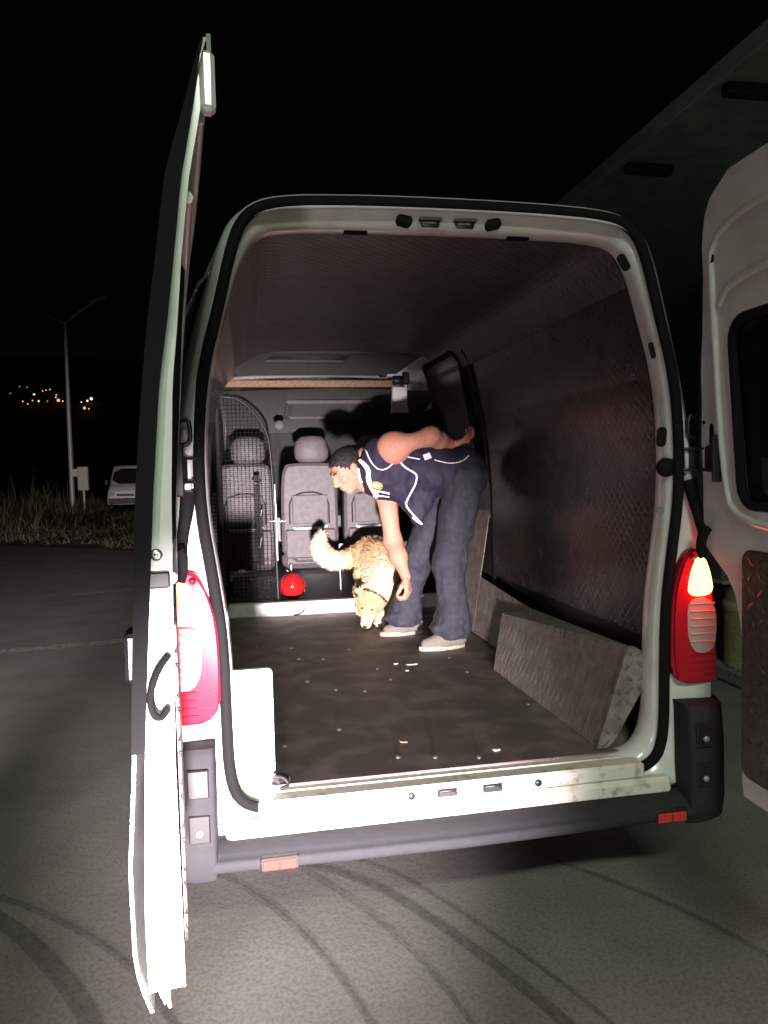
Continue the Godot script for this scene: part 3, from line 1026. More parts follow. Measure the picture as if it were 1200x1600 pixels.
func hinges(v: Node3D, s: int) -> void:
	# check strap bracket, its two rods, and the swan-neck hinge below it
	var st := st_new()
	box(st, Vector3(s * 0.842, 1.655, -0.002), Vector3(0.034, 0.085, 0.03), 0.008)
	tube(st, [Vector3(s * 0.80, 1.69, 0.004), Vector3(s * 0.83, 1.69, 0.015), Vector3(s * 0.855, 1.69, 0.10)], 0.005, 6)
	tube(st, [Vector3(s * 0.80, 1.62, 0.004), Vector3(s * 0.83, 1.62, 0.015), Vector3(s * 0.855, 1.62, 0.10)], 0.005, 6)
	done(st, "check_strap", M.black_plastic, v)
	st = st_new()
	var p := smooth_path([Vector3(s * 0.826, 1.585, -0.002), Vector3(s * 0.832, 1.53, 0.010), Vector3(s * 0.842, 1.47, 0.022), Vector3(s * 0.852, 1.42, 0.038), Vector3(s * 0.858, 1.385, 0.05)], 2)
	var rr := []
	for i in p.size(): rr.append(0.017 + 0.008 * absf(float(i) / (p.size() - 1) - 0.5) * 2.0)
	tube(st, p, rr, 10)
	done(st, "swan_neck_hinge", M.rubber, v)
	st = st_new()
	tube(st, smooth_path([Vector3(s * 0.846, 1.80, 0.006), Vector3(s * 0.817, 1.805, 0.012), Vector3(s * 0.812, 1.77, 0.012), Vector3(s * 0.814, 1.735, 0.010), Vector3(s * 0.846, 1.725, 0.006)], 1), 0.007, 6)
	done(st, "hinge_loop", M.dark_steel, v)

# a rear door: plates that follow the bulge of the tail, s along its width from the hinge, y up
const DOOR_IN := [[.57, .806], [1.07, .809], [1.26, .805], [1.6, .797], [1.82, .787], [1.94, .773], [2.06, .762], [2.217, .742], [2.337, .718], [2.42, .703], [2.5, .688]]
const DOOR_OUT := [[.57, .875], [.63, .893], [.68, .903], [.87, .905], [1.07, .890], [1.26, .881], [1.45, .871], [1.6, .862], [1.7, .853], [1.82, .841], [1.94, .826], [2.06, .807], [2.217, .784], [2.337, .747], [2.42, .724], [2.5, .702]]
const HINGE_EDGE := [[.57, .225], [.62, .205], [1.08, .20], [1.18, .184], [1.265, .15], [1.31, .09], [1.36, .02], [1.40, .008], [1.74, .010], [1.95, .035], [2.16, .080], [2.33, .12], [2.41, .16], [2.45, .21], [2.487, .31]]
const FREE_EDGE := [[.57, .775], [.60, .78], [2.44, .78], [2.48, .765], [2.5, .74]]

func door_slab(st: SurfaceTool, y0: float, y1: float, inset: float, xa, xb, win: Array, xf: Transform3D) -> void:
	# between the surfaces xa(y) and xb(y); win = [s0, y0, s1, y1, r] or empty
	var ys := []
	var n := 44
	for i in n + 1: ys.append(lerpf(y0, y1, float(i) / n))
	if win:
		for k in 7:
			var an := PI / 2 * k / 6.0
			ys.append(win[1] + win[4] * (1.0 - cos(an))); ys.append(win[3] - win[4] * (1.0 - cos(an)))
	ys.sort()
	var P := func(s: float, y: float, out: bool) -> Vector3:
		return xf * Vector3(xb.call(y) if out else xa.call(y), y, s)
	var lims := []
	for y in ys:
		var yy: float = clampf(y, 0.57, 2.487)
		var a := look(HINGE_EDGE, yy) + inset
		var b := look(FREE_EDGE, yy) - inset
		if win and y >= win[1] - 1e-6 and y <= win[3] + 1e-6:
			var dy: float = minf(y - win[1], win[3] - y)
			var cut := 0.0
			if dy < win[4]: cut = win[4] - sqrt(maxf(win[4] ** 2 - (win[4] - dy) ** 2, 0.0))
			lims.append([a, win[0] + cut, win[2] - cut, b])
		else:
			lims.append([a, b])
	for i in ys.size() - 1:
		var ya: float = ys[i]
		var yb: float = ys[i + 1]
		if yb - ya < 1e-5: continue
		var la: Array = lims[i]
		var lb: Array = lims[i + 1]
		var spans := []
		if la.size() == 4 and lb.size() == 4: spans = [[la[0], la[1], lb[0], lb[1]], [la[2], la[3], lb[2], lb[3]]]
		else: spans = [[la[0], la[-1], lb[0], lb[-1]]]
		for sp in spans:
			for out in [false, true]:
				face(st, [P.call(sp[0], ya, out), P.call(sp[1], ya, out), P.call(sp[3], yb, out), P.call(sp[2], yb, out)], xf.basis.x * (1.0 if out else -1.0))
			for e in [0, 1]:
				face(st, [P.call(sp[e], ya, false), P.call(sp[e], ya, true), P.call(sp[e + 2], yb, true), P.call(sp[e + 2], yb, false)], xf.basis.z * (1.0 if e == 1 else -1.0))
		if i == 0 or i == ys.size() - 2:
			var l: Array = la if i == 0 else lb
			var y: float = ya if i == 0 else yb
			face(st, [P.call(l[0], y, false), P.call(l[-1], y, false), P.call(l[-1], y, true), P.call(l[0], y, true)], Vector3.DOWN if i == 0 else Vector3.UP)
		if la.size() != lb.size():
			var l4: Array = la if la.size() == 4 else lb
			var y4: float = ya if la.size() == 4 else yb
			face(st, [P.call(l4[1], y4, false), P.call(l4[2], y4, false), P.call(l4[2], y4, true), P.call(l4[1], y4, true)], Vector3.UP if la.size() == 2 else Vector3.DOWN)

func rear_door(v: Node3D, s: int) -> void:
	var ang := -0.09 if s < 0 else 0.02
	# local frame: x outwards from the hold, y up, z from hinge to free edge
	var d := Node3D.new()
	var hinge := Vector3(s * (0.872 if s < 0 else 0.847), 0, 0.012)
	var xf := Transform3D(Basis(Vector3(s, 0, 0), Vector3.UP, Vector3.BACK), Vector3.ZERO)
	var turn := Transform3D(Basis(Vector3.UP, -ang if s < 0 else -ang), hinge)
	xf = turn * xf
	var win := [0.215, 1.50, 0.70, 2.08, 0.075]
	var win2 := [0.235, 1.52, 0.68, 2.06, 0.06]
	# inner pressing, in two steps towards the hold
	var st := st_new()
	door_slab(st, 0.595, 2.482, 0.028, func(y): return look(DOOR_IN, y) - 0.80, func(y): return look(DOOR_IN, y) - 0.80 + clampf(0.03 + (1.7 - y) * 0.045, 0.014, 0.072), win, xf)
	var door := done(st, "rear_door", M.white_paint, v)
	tag(door, "left rear door swung open towards the camera, seen edge on" if s < 0 else "right rear door swung open showing its inner face")
	d.free()
	st = st_new()
	door_slab(st, 0.57, 2.487, 0.0, func(y): return look(DOOR_OUT, y) - 0.80 - 0.007, func(y): return look(DOOR_OUT, y) - 0.80, win2, xf)
	done(st, "outer_panel", M.white_paint, door)
	# rubber seal in the gap between the two skins
	st = st_new()
	door_slab(st, 1.10, 2.484, -0.003, func(y): return look(DOOR_IN, y) - 0.80 + clampf(0.03 + (1.7 - y) * 0.045, 0.014, 0.072), func(y): return look(DOOR_OUT, y) - 0.80 + 0.002, [0.24, 1.525, 0.675, 2.055, 0.05], xf)
	done(st, "edge_seal", M.rubber, door)
	# window: pane and the rubber round it
	st = st_new()
	var outline := []
	for p in rounded(0.222, 1.507, 0.693, 2.073, 0.07, 5): outline.append(xf * Vector3(look(DOOR_IN, p.y) - 0.80 + 0.008, p.y, p.x))
	tube(st, outline, 0.016, 6, true)
	done(st, "window_seal", M.rubber, door)
	st = st_new()
	for i in 8:
		var y0 := lerpf(1.50, 2.08, i / 8.0)
		var y1 := lerpf(1.50, 2.08, (i + 1) / 8.0)
		var q := []
		for e in [[0.218, y0], [0.697, y0], [0.697, y1], [0.218, y1]]: q.append(xf * Vector3(look(DOOR_IN, e[1]) - 0.80 + 0.012, e[1], e[0]))
		face(st, q, xf.basis.x)
	done(st, "window_pane", M.dark_glass, door)
	# chequer plate riveted over the lower inner face
	st = st_new()
	var inn := rounded(0.240, 0.665, 0.735, 1.375, 0.035, 3)
	var pxf := xf * Transform3D(Basis(Vector3(0, 0, 1), Vector3.UP, Vector3(-1, 0, 0)), Vector3(0.004, 0, 0))
	prism(st, inn, 0.0, 0.008, pxf, 0.002)
	done(st, "lower_panel", M.dark_chequer, door)
	# pressed bead round the window and along the hinge edge
	st = st_new()
	tube(st, smooth_path([xf * Vector3(look(DOOR_IN, 2.36) - 0.798, 2.36, 0.70), xf * Vector3(look(DOOR_IN, 2.36) - 0.798, 2.36, 0.20), xf * Vector3(look(DOOR_IN, 2.16) - 0.798, 2.16, 0.155), xf * Vector3(look(DOOR_IN, 1.6) - 0.798, 1.6, 0.145), xf * Vector3(look(DOOR_IN, 1.47) - 0.798, 1.455, 0.20), xf * Vector3(look(DOOR_IN, 1.43) - 0.798, 1.43, 0.70)], 2), 0.012, 8)
	tube(st, smooth_path([xf * Vector3(look(DOOR_IN, 2.20) - 0.798, 2.20, 0.70), xf * Vector3(look(DOOR_IN, 2.19) - 0.798, 2.19, 0.26), xf * Vector3(look(DOOR_IN, 2.1) - 0.798, 2.13, 0.185)], 2), 0.014, 8)
	done(st, "pressed_bead", M.white_paint, door)
	for h in [[0.185, 2.285, 0.008, 0.030], [0.095, 1.735, 0.011, 0.034], [0.055, 1.775, 0.006, 0.006]]:
		st = st_new()
		var o := xf * Transform3D(Basis(Vector3(0, 0, 1), Vector3.UP, Vector3(-1, 0, 0)), Vector3(look(DOOR_IN, h[1]) - 0.80, h[1], h[0]))
		prism(st, rounded(-h[2], -h[3], h[2], h[3], minf(h[2], h[3]) * 0.95), -0.003, 0.003, o, 0.001)
		done(st, "rubber_plug", M.rubber, door)
	st = st_new()
	box(st, xf * Vector3(-0.012, 1.655, 0.105), Vector3(0.03, 0.085, 0.055), 0.006)
	box(st, xf * Vector3(-0.016, 1.655, 0.137), Vector3(0.04, 0.15, 0.014), 0.005)
	done(st, "check_bracket", M.black_plastic, door)
	st = st_new()
	var hp := [Vector3(-0.012, 1.43, 0.075), Vector3(-0.022, 1.40, 0.062), Vector3(-0.022, 1.36, 0.052), Vector3(-0.012, 1.33, 0.058)]
	var hw := []
	for p in hp: hw.append(xf * p)
	tube(st, smooth_path(hw, 2), 0.017, 8)
	done(st, "hinge_foot", M.rubber, door)
	# free edge: latch block at the top, striker plate, screw and the curved pull strap
	st = st_new()
	box(st, xf * Vector3(-0.100, 2.405, 0.745), Vector3(0.03, 0.115, 0.04), 0.01, turn.basis)
	done(st, "top_latch", M.white_paint, door)
	box_part(door, "latch_pin", M.black_plastic, xf * Vector3(-0.105, 2.478, 0.748), Vector3(0.014, 0.04, 0.014), 0.003, turn.basis)
	box_part(door, "striker_plate", M.dark_steel, xf * Vector3(0.032, 1.435, 0.757), Vector3(0.052, 0.032, 0.012), 0.003, turn.basis)
	st = st_new()
	lathe(st, [Vector2(0.001, 0), Vector2(0.012, 0), Vector2(0.012, 0.004), Vector2(0.006, 0.007), Vector2(0.001, 0.004)], 14, turn * Transform3D(Basis(Vector3.RIGHT, PI / 2), turn.affine_inverse() * (xf * Vector3(0.03, 1.485, 0.751))))
	done(st, "edge_screw", M.steel, door)
	st = st_new()
	var sp := []
	for p in [Vector3(0.014, 1.285, 0.757), Vector3(0.036, 1.26, 0.770), Vector3(0.052, 1.215, 0.775), Vector3(0.050, 1.175, 0.775), Vector3(0.033, 1.160, 0.770), Vector3(0.018, 1.180, 0.760)]: sp.append(xf * p)
	tube(st, smooth_path(sp, 2), 0.0075, 8)
	done(st, "pull_strap", M.rubber, door)
	st = st_new()
	box(st, xf * Vector3(0.088, 1.27, 0.66), Vector3(0.026, 0.10, 0.09), 0.012, turn.basis)
	done(st, "outer_handle", M.black_plastic, door)
	# perished strip of weatherstrip hanging below the free edge
	st = st_new()
	for q in [[0.050, 0.0], [0.058, -0.010]]:
		tube(st, smooth_path([xf * Vector3(q[0], 0.66, 0.755), xf * Vector3(q[0] - 0.006, 0.60, 0.765), xf * Vector3(q[0] - 0.012, 0.565 - q[1], 0.76)], 2), [0.006, 0.007, 0.008, 0.008, 0.008, 0.007, 0.007, 0.006, 0.004], 6)
	done(st, "hanging_weatherstrip", M.white_board, door)

func liner(pts: Array, z0: float, z1: float, s: float, thick: float, m: Material, called: String, v: Node3D) -> MeshInstance3D:
	# a bent board along the hold: pts are (half width, height); it is thick towards the outside
	var ring0 := []
	var ring1 := []
	var out := []
	for i in pts.size():
		var a: Vector2 = pts[maxi(i - 1, 0)]
		var b: Vector2 = pts[mini(i + 1, pts.size() - 1)]
		var t := (b - a).normalized()
		out.append(pts[i] + Vector2(t.y, -t.x) * thick)
	for p in pts:
		ring0.append(Vector3(p.x * s, p.y, z0)); ring1.append(Vector3(p.x * s, p.y, z1))
	for i in range(pts.size() - 1, -1, -1):
		ring0.append(Vector3(out[i].x * s, out[i].y, z0)); ring1.append(Vector3(out[i].x * s, out[i].y, z1))
	var st := st_new()
	var n := ring0.size()
	for i in n:
		var j := (i + 1) % n
		var e := Vector3(ring0[j].y - ring0[i].y, -(ring0[j].x - ring0[i].x), 0) * s
		face(st, [ring0[i], ring0[j], ring1[j], ring1[i]], -e)
	for k in pts.size() - 1:
		face(st, [ring0[k], ring0[k + 1], ring0[n - 2 - k], ring0[n - 1 - k]], Vector3.BACK)
		face(st, [ring1[k], ring1[k + 1], ring1[n - 2 - k], ring1[n - 1 - k]], Vector3.FORWARD)
	return done(st, called, m, v)

func wall_x(y: float) -> float:
	return look([[.63, .80], [1.13, .80], [1.33, .795], [1.53, .79], [1.75, .775], [1.95, .748], [2.14, .706], [2.28, .66], [2.37, .61], [2.42, .53]], y)

func cargo_hold(v: Node3D) -> void:
	var st := st_new()
	box(st, Vector3(0, 0.622, -1.50), Vector3(1.58, 0.026, 2.84), 0.004)
	var mat_o := done(st, "floor_mat", M.floor_mat, v)
	for p in [[-.405, -1.674], [-.546, -.422], [-.329, -.54], [-.162, -.214], [-.036, -.183], [.111, -.146], [.357, -.074], [-.152, -1.01], [-.628, -2.038], [-.43, -1.934], [-.277, -1.638], [-.114, -1.812], [-.028, -1.37], [.381, -1.481], [.392, -1.194], [.493, -.65], [-.278, -1.064], [-.396, -1.235], [-.002, -1.162]]:
		st = st_new()
		var r := rng.randf_range(0.007, 0.011)
		lathe(st, [Vector2(r, 0), Vector2(r * 0.8, 0.004), Vector2(r * 0.35, 0.006), Vector2(0.0005, 0.0062)], 10, Transform3D(Basis(), Vector3(p[0], 0.635, p[1])))
		done(st, "floor_stud", M.steel, mat_o)
	# boards of the roof and the sides
	var roof := []
	for q in [[.662, 2.255], [.642, 2.305], [.61, 2.36], [.57, 2.40], [.50, 2.421], [.30, 2.430], [0, 2.432], [-.30, 2.430], [-.50, 2.421], [-.57, 2.40], [-.62, 2.37], [-.665, 2.345], [-.705, 2.315]]: roof.append(Vector2(q[0], q[1]))
	liner(smooth_path(roof, 1), -0.128, -2.62, 1.0, 0.008, M.ply_ceiling, "roof_board", v)
	for s in [-1.0, 1.0]:
		var side := []
		var upper: Array = [[.693, 2.14], [.668, 2.235], [.650, 2.30]] if s > 0 else [[.76, 2.14], [.715, 2.235], [.640, 2.31]]
		for q in [[.785, 1.00], [.785, 1.13], [.781, 1.33], [.776, 1.53], [.762, 1.75], [.735 if s > 0 else .75, 1.95]] + upper: side.append(Vector2(q[0] + (.115 if s < 0 and q[1] < 2.0 else (.06 if s < 0 else .012)), q[1]))
		liner(side, -0.128, -1.94 if s > 0 else -2.9, s, 0.009, M.ply_wall, "side_board", v)
		var low := []
		for q in [[.812, .636], [.812, .80], [.812, 1.02]]: low.append(Vector2(q[0] + (.115 if s < 0 else .012), q[1]))
		liner(low, -0.128, -1.94 if s > 0 else -2.9, s, 0.008, M.black_plastic, "side_rail", v)
	for y in [1.06, 1.50, 1.94, 2.20]:
		for z in [-.22, -.80, -1.38, -1.88]:
			st = st_new()
			lathe(st, [Vector2(.008, 0), Vector2(.006, .002), Vector2(.0005, .003)], 8, Transform3D(Basis(Vector3.BACK, PI / 2), Vector3(look([[1.0, .797], [1.13, .797], [1.33, .793], [1.53, .788], [1.75, .774], [1.95, .747], [2.14, .705], [2.235, .68]], y) - .001, y, z)))
			done(st, "board_screw", M.dark_steel, v)
	# sliding door beyond the wall board: inner skin, rubber-framed window, lock pillar
	var sk := []
	for y in [.636, .9, 1.13, 1.33, 1.53, 1.75, 1.95, 2.14, 2.28, 2.36]: sk.append(Vector2(wall_x(y) + 0.006, y))
	var sd := liner(sk, -1.965, -2.88, 1.0, 0.01, M.ply_wall, "sliding_door", v)
	st = st_new()
	var fr := []
	for p in rounded(2.10, 1.55, 2.88, 2.36, 0.07, 5): fr.append(Vector3(wall_x(p.y) + 0.0, p.y, -p.x))
	tube(st, fr, 0.020, 8, true)
	done(st, "window_seal", M.rubber, sd)
	st = st_new()
	for i in 8:
		var a := lerpf(1.56, 2.35, i / 8.0)
		var b := lerpf(1.56, 2.35, (i + 1) / 8.0)
		face(st, [Vector3(wall_x(a) - 0.003, a, -2.11), Vector3(wall_x(b) - 0.003, b, -2.11), Vector3(wall_x(b) - 0.003, b, -2.87), Vector3(wall_x(a) - 0.003, a, -2.87)], Vector3.LEFT)
	done(st, "window_pane", M.film_glass, sd)
	st = st_new()
	var ptube := []
	for y in [.66, 1.0, 1.3, 1.53, 1.75, 1.95, 2.14, 2.28, 2.35]: ptube.append(Vector3(wall_x(y) + 0.004, y, -1.952))
	tube(st, ptube, 0.014, 6)
	done(st, "door_seal_strip", M.rubber, v)
	# chequer plate: kick plate along the wall and a taller sheet by the sliding door
	st = st_new()
	prism(st, [Vector2(1.20, .637), Vector2(2.02, .637), Vector2(2.02, .98), Vector2(1.20, .93)], 0.0, 0.006, Transform3D(Basis(Vector3(0, 0, -1), Vector3(0.16, 0.987, 0), Vector3(-0.987, 0.16, 0)), Vector3(0.585, 0.012, 0)), 0.001)
	done(st, "kick_plate", M.chequer_plate, v)
	st = st_new()
	prism(st, [Vector2(2.022, .637), Vector2(2.80, .637), Vector2(2.80, 1.42), Vector2(2.022, 1.42)], 0.0, 0.006, Transform3D(Basis(Vector3(0, 0, -1), Vector3(0.16, 0.987, 0), Vector3(-0.987, 0.16, 0)), Vector3(0.584, 0.012, 0)), 0.001)
	done(st, "door_plate", M.chequer_plate, v)
	# wheel arch covers: folded chequer plate on the right, leaning against the wall
	st = st_new()
	var A := Vector3(.530, .637, -1.20)
	var B := Vector3(.545, .637, -.135)
	var C := Vector3(.672, .995, -.105)
	var D := Vector3(.635, .885, -1.36)
	var C2 := Vector3(.800, .93, -.14)
	var D2 := Vector3(.800, .90, -1.36)
	face(st, [A, B, C, D], Vector3.LEFT)
	face(st, [C, D, D2, C2], Vector3.UP)
	face(st, [A, D, D2, Vector3(.80, .637, -1.20)], Vector3.FORWARD)
	var arch := done(st, "wheel_arch_cover", M.chequer_plate, v)
	tag(arch, "chequer plate wheel arch cover on the right side of the hold")
	for k in 7:
		st = st_new()
		var rp := C.lerp(D, (k + .5) / 7.0) + Vector3(-.006, -.022, 0)
		lathe(st, [Vector2(.008, 0), Vector2(.006, .003), Vector2(.0005, .0045)], 10, Transform3D(Basis(Vector3.BACK, PI / 2 + .3), rp))
		done(st, "rivet", M.steel, arch)
	st = st_new()
	# the folded end strip with rounded corners, a sheet with thickness
	var es := [B + Vector3(-.006, 0, .012), Vector3(.590, .637, -.118)]
	var strip := [Vector2(.538, .639), Vector2(.545, .637), Vector2(.575, .637), Vector2(.604, .66), Vector2(.768, .925), Vector2(.765, .95), Vector2(.73, .968), Vector2(.685, .995), Vector2(.662, .997), Vector2(.652, .98)]
	prism(st, strip, -0.128, -0.108, Transform3D(), 0.004)
	done(st, "end_strip", M.chequer_plate, arch)
	st = st_new()
	prism(st, rounded(-.735, .637, -.592, 1.012, 0.014, 3), -0.125, -0.10, Transform3D(), 0.006)
	var la := done(st, "corner_board", M.white_board, v)
	tag(la, "smooth white upright board at the left rear corner of the hold")
	st = st_new()
	box(st, Vector3(-.575, .648, -.10), Vector3(.05, .02, .05), 0.005, Basis(Vector3.UP, 0.5))
	tube(st, smooth_path([Vector3(-.60, .67, -.07), Vector3(-.565, .668, -.06), Vector3(-.55, .645, -.05), Vector3(-.58, .640, -.04)]), 0.006, 6)
	done(st, "corner_bracket", M.dark_steel, v)
	# raised sill at the front of the hold
	st = st_new()
	box(st, Vector3(-.03, .682, -2.955), Vector3(1.55, .098, .09), 0.012)
	done(st, "step_edge", M.white_board, v)
	# headboard between hold and cab: roof panel, dark slot, wooden batten, pillar trim, roller
	# the roof panel slopes down to the batten and has a long slot cut through it
	st = st_new()
	var RP := func(x: float, t: float, up: float) -> Vector3: return Vector3(lerpf(x, x * 1.0 - .14, t), lerpf(2.420, 2.325, t) + up, lerpf(-2.60, -2.985, t))
	for q in [[-.68, .56, 0.0, .10], [-.68, -.45, .10, .38], [.08, .56, .10, .38], [-.68, .56, .38, 1.0]]:
		for up in [0.0, .012]:
			face(st, [RP.call(q[0], q[2], up), RP.call(q[1], q[2], up), RP.call(q[1], q[3], up), RP.call(q[0], q[3], up)], Vector3.DOWN if up == 0.0 else Vector3.UP)
		for e in [[q[0], q[2], q[1], q[2], Vector3.BACK], [q[0], q[3], q[1], q[3], Vector3.FORWARD], [q[0], q[2], q[0], q[3], Vector3.LEFT], [q[1], q[2], q[1], q[3], Vector3.RIGHT]]:
			face(st, [RP.call(e[0], e[1], 0.0), RP.call(e[2], e[3], 0.0), RP.call(e[2], e[3], .012), RP.call(e[0], e[1], .012)], e[4])
	done(st, "roof_panel", M.trim_grey, v)
	box_part(v, "wooden_batten", M.wood, Vector3(-.2, 2.268, -3.005), Vector3(1.32, .048, .04), 0.004)
	st = st_new()
	prism(st, [Vector2(.37, 2.315), Vector2(.49, 2.315), Vector2(.50, 2.40), Vector2(.49, 2.425), Vector2(.44, 2.42), Vector2(.36, 2.375)], -3.0, -2.96, Transform3D(), 0.006)
	prism(st, [Vector2(.40, 2.06), Vector2(.525, 2.06), Vector2(.50, 2.245), Vector2(.41, 2.245)], -3.02, -2.98, Transform3D(), 0.006)
	box(st, Vector3(.505, 2.24, -2.97), Vector3(.014, .34, .012), 0.003)
	var pt := done(st, "pillar_trim", M.white_board, v)
	st = st_new()
	lathe(st, [Vector2(.002, -.035), Vector2(.03, -.035), Vector2(.034, -.03), Vector2(.034, .03), Vector2(.03, .035), Vector2(.002, .035)], 16, Transform3D(Basis(Vector3.FORWARD, PI / 2), Vector3(.44, 2.285, -2.95)))
	box_part(pt, "roller_bracket", M.black_plastic, Vector3(.335, 2.35, -2.97), Vector3(.05, .08, .03), 0.008)
	box_part(pt, "roller_bracket", M.black_plastic, Vector3(.50, 2.30, -2.95), Vector3(.05, .09, .03), 0.008)
	done(st, "belt_roller", M.black_plastic, pt)
	cage(v)

func cage(v: Node3D) -> void:
	var z := -3.06
	var out := smooth_path([Vector3(-.905, .70, z), Vector3(-.905, 1.4, z), Vector3(-.90, 2.15, z), Vector3(-.895, 2.19, z), Vector3(-.72, 2.18, z), Vector3(-.63, 2.13, z), Vector3(-.52, 1.99, z), Vector3(-.475, 1.85, z), Vector3(-.462, 1.4, z), Vector3(-.455, 1.0, z), Vector3(-.45, .70, z)], 2)
	var st := st_new()
	tube(st, out, 0.008, 8)
	tube(st, [Vector3(-.905, .71, z), Vector3(-.45, .71, z)], 0.008, 8)
	var c := done(st, "cage_frame", M.black_plastic, v)
	tag(c, "black wire mesh partition behind the driver's seat")
	st = st_new()
	for i in 16:
		var x := -.8725 + i * .0275
		var top := look([[-.87, 2.18], [-.72, 2.175], [-.63, 2.13], [-.52, 1.985], [-.475, 1.84], [-.455, 1.1]], x)
		if top > 0.8: box(st, Vector3(x, (0.71 + top) / 2, z), Vector3(.0035, top - 0.71, .0035), 0.0005)
	for j in 51:
		var y := .735 + j * .0278
		var xr := look([[.7, -.455], [1.4, -.464], [1.84, -.478], [1.985, -.522], [2.13, -.632], [2.175, -.72]], y)
		box(st, Vector3((-.90 + xr) / 2, y, z + 0.004), Vector3(xr + .90, .0035, .0035), 0.0005)
	done(st, "wire_mesh", M.rubber, c, "stuff")
	# bright upright at the free side of the mesh, with its cross wire
	st = st_new()
	tube(st, [Vector3(-.447, 1.02, -3.03), Vector3(-.449, 1.30, -3.03), Vector3(-.455, 1.56, -3.03)], 0.009, 8)
	tube(st, [Vector3(-.50, 1.30, -3.03), Vector3(-.38, 1.295, -3.03)], 0.003, 6)
	done(st, "cage_upright", M.steel, c)

func seat_back(v: Node3D, x: float, m: Material, called: String, label: String) -> void:
	var st := st_new()
	var w := .215
	var poly := []
	for p in [[-w, .955], [w, .955], [w + .002, 1.3], [w - .006, 1.60], [w - .03, 1.69], [w - .07, 1.712], [-w + .07, 1.712], [-w + .03, 1.69], [-w + .006, 1.60], [-w - .002, 1.3]]: poly.append(Vector2(p[0] + x, p[1]))
	prism(st, smooth_path(poly, 1, true), -3.48, -3.345, Transform3D(), 0.022)
	var s := done(st, called, m, v)
	tag(s, label)
	st = st_new()
	tube(st, smooth_path([Vector3(x - .155, 1.25, -3.343), Vector3(x - .155, 1.49, -3.343), Vector3(x + .145, 1.49, -3.343), Vector3(x + .145, 1.25, -3.343)], 2), 0.006, 6)
	done(st, "piping", M.seat_dark, s)
	st = st_new()
	box(st, Vector3(x, 1.36, -3.340), Vector3(.27, .22, .018), 0.007)
	done(st, "back_panel", m, s)
	st = st_new()
	box(st, Vector3(x, 1.10, -3.335), Vector3(.38, .22, .035), 0.014)
	done(st, "lower_cover", m, s)
	if m == M.seat_grey:
		st = st_new()
		tube(st, smooth_path([Vector3(x - .13, 1.226, -3.325), Vector3(x - .11, 1.215, -3.318), Vector3(x + .10, 1.220, -3.318), Vector3(x + .125, 1.235, -3.325)], 1), 0.011, 8)
		done(st, "pocket_rail", M.white_board, s)
	st = st_new()
	lathe(st, [Vector2(.02, -.10), Vector2(.10, -.095), Vector2(.128, -.06), Vector2(.134, 0), Vector2(.122, .06), Vector2(.085, .098), Vector2(.02, .105)], 20, Transform3D(Basis.from_scale(Vector3(1, 1, .5)), Vector3(x + .03, 1.815, -3.42)))
	var h := done(st, "headrest", m, s)
	st = st_new()
	for k in [-1, 1]: tube(st, [Vector3(x + .03 + k * .06, 1.68, -3.42), Vector3(x + .03 + k * .06, 1.75, -3.42)], 0.006, 6)
	done(st, "headrest_post", M.steel, h)
	st = st_new()
	box(st, Vector3(x, .97, -3.62), Vector3(.43, .14, .44), 0.04)
	done(st, "seat_cushion", m, s)

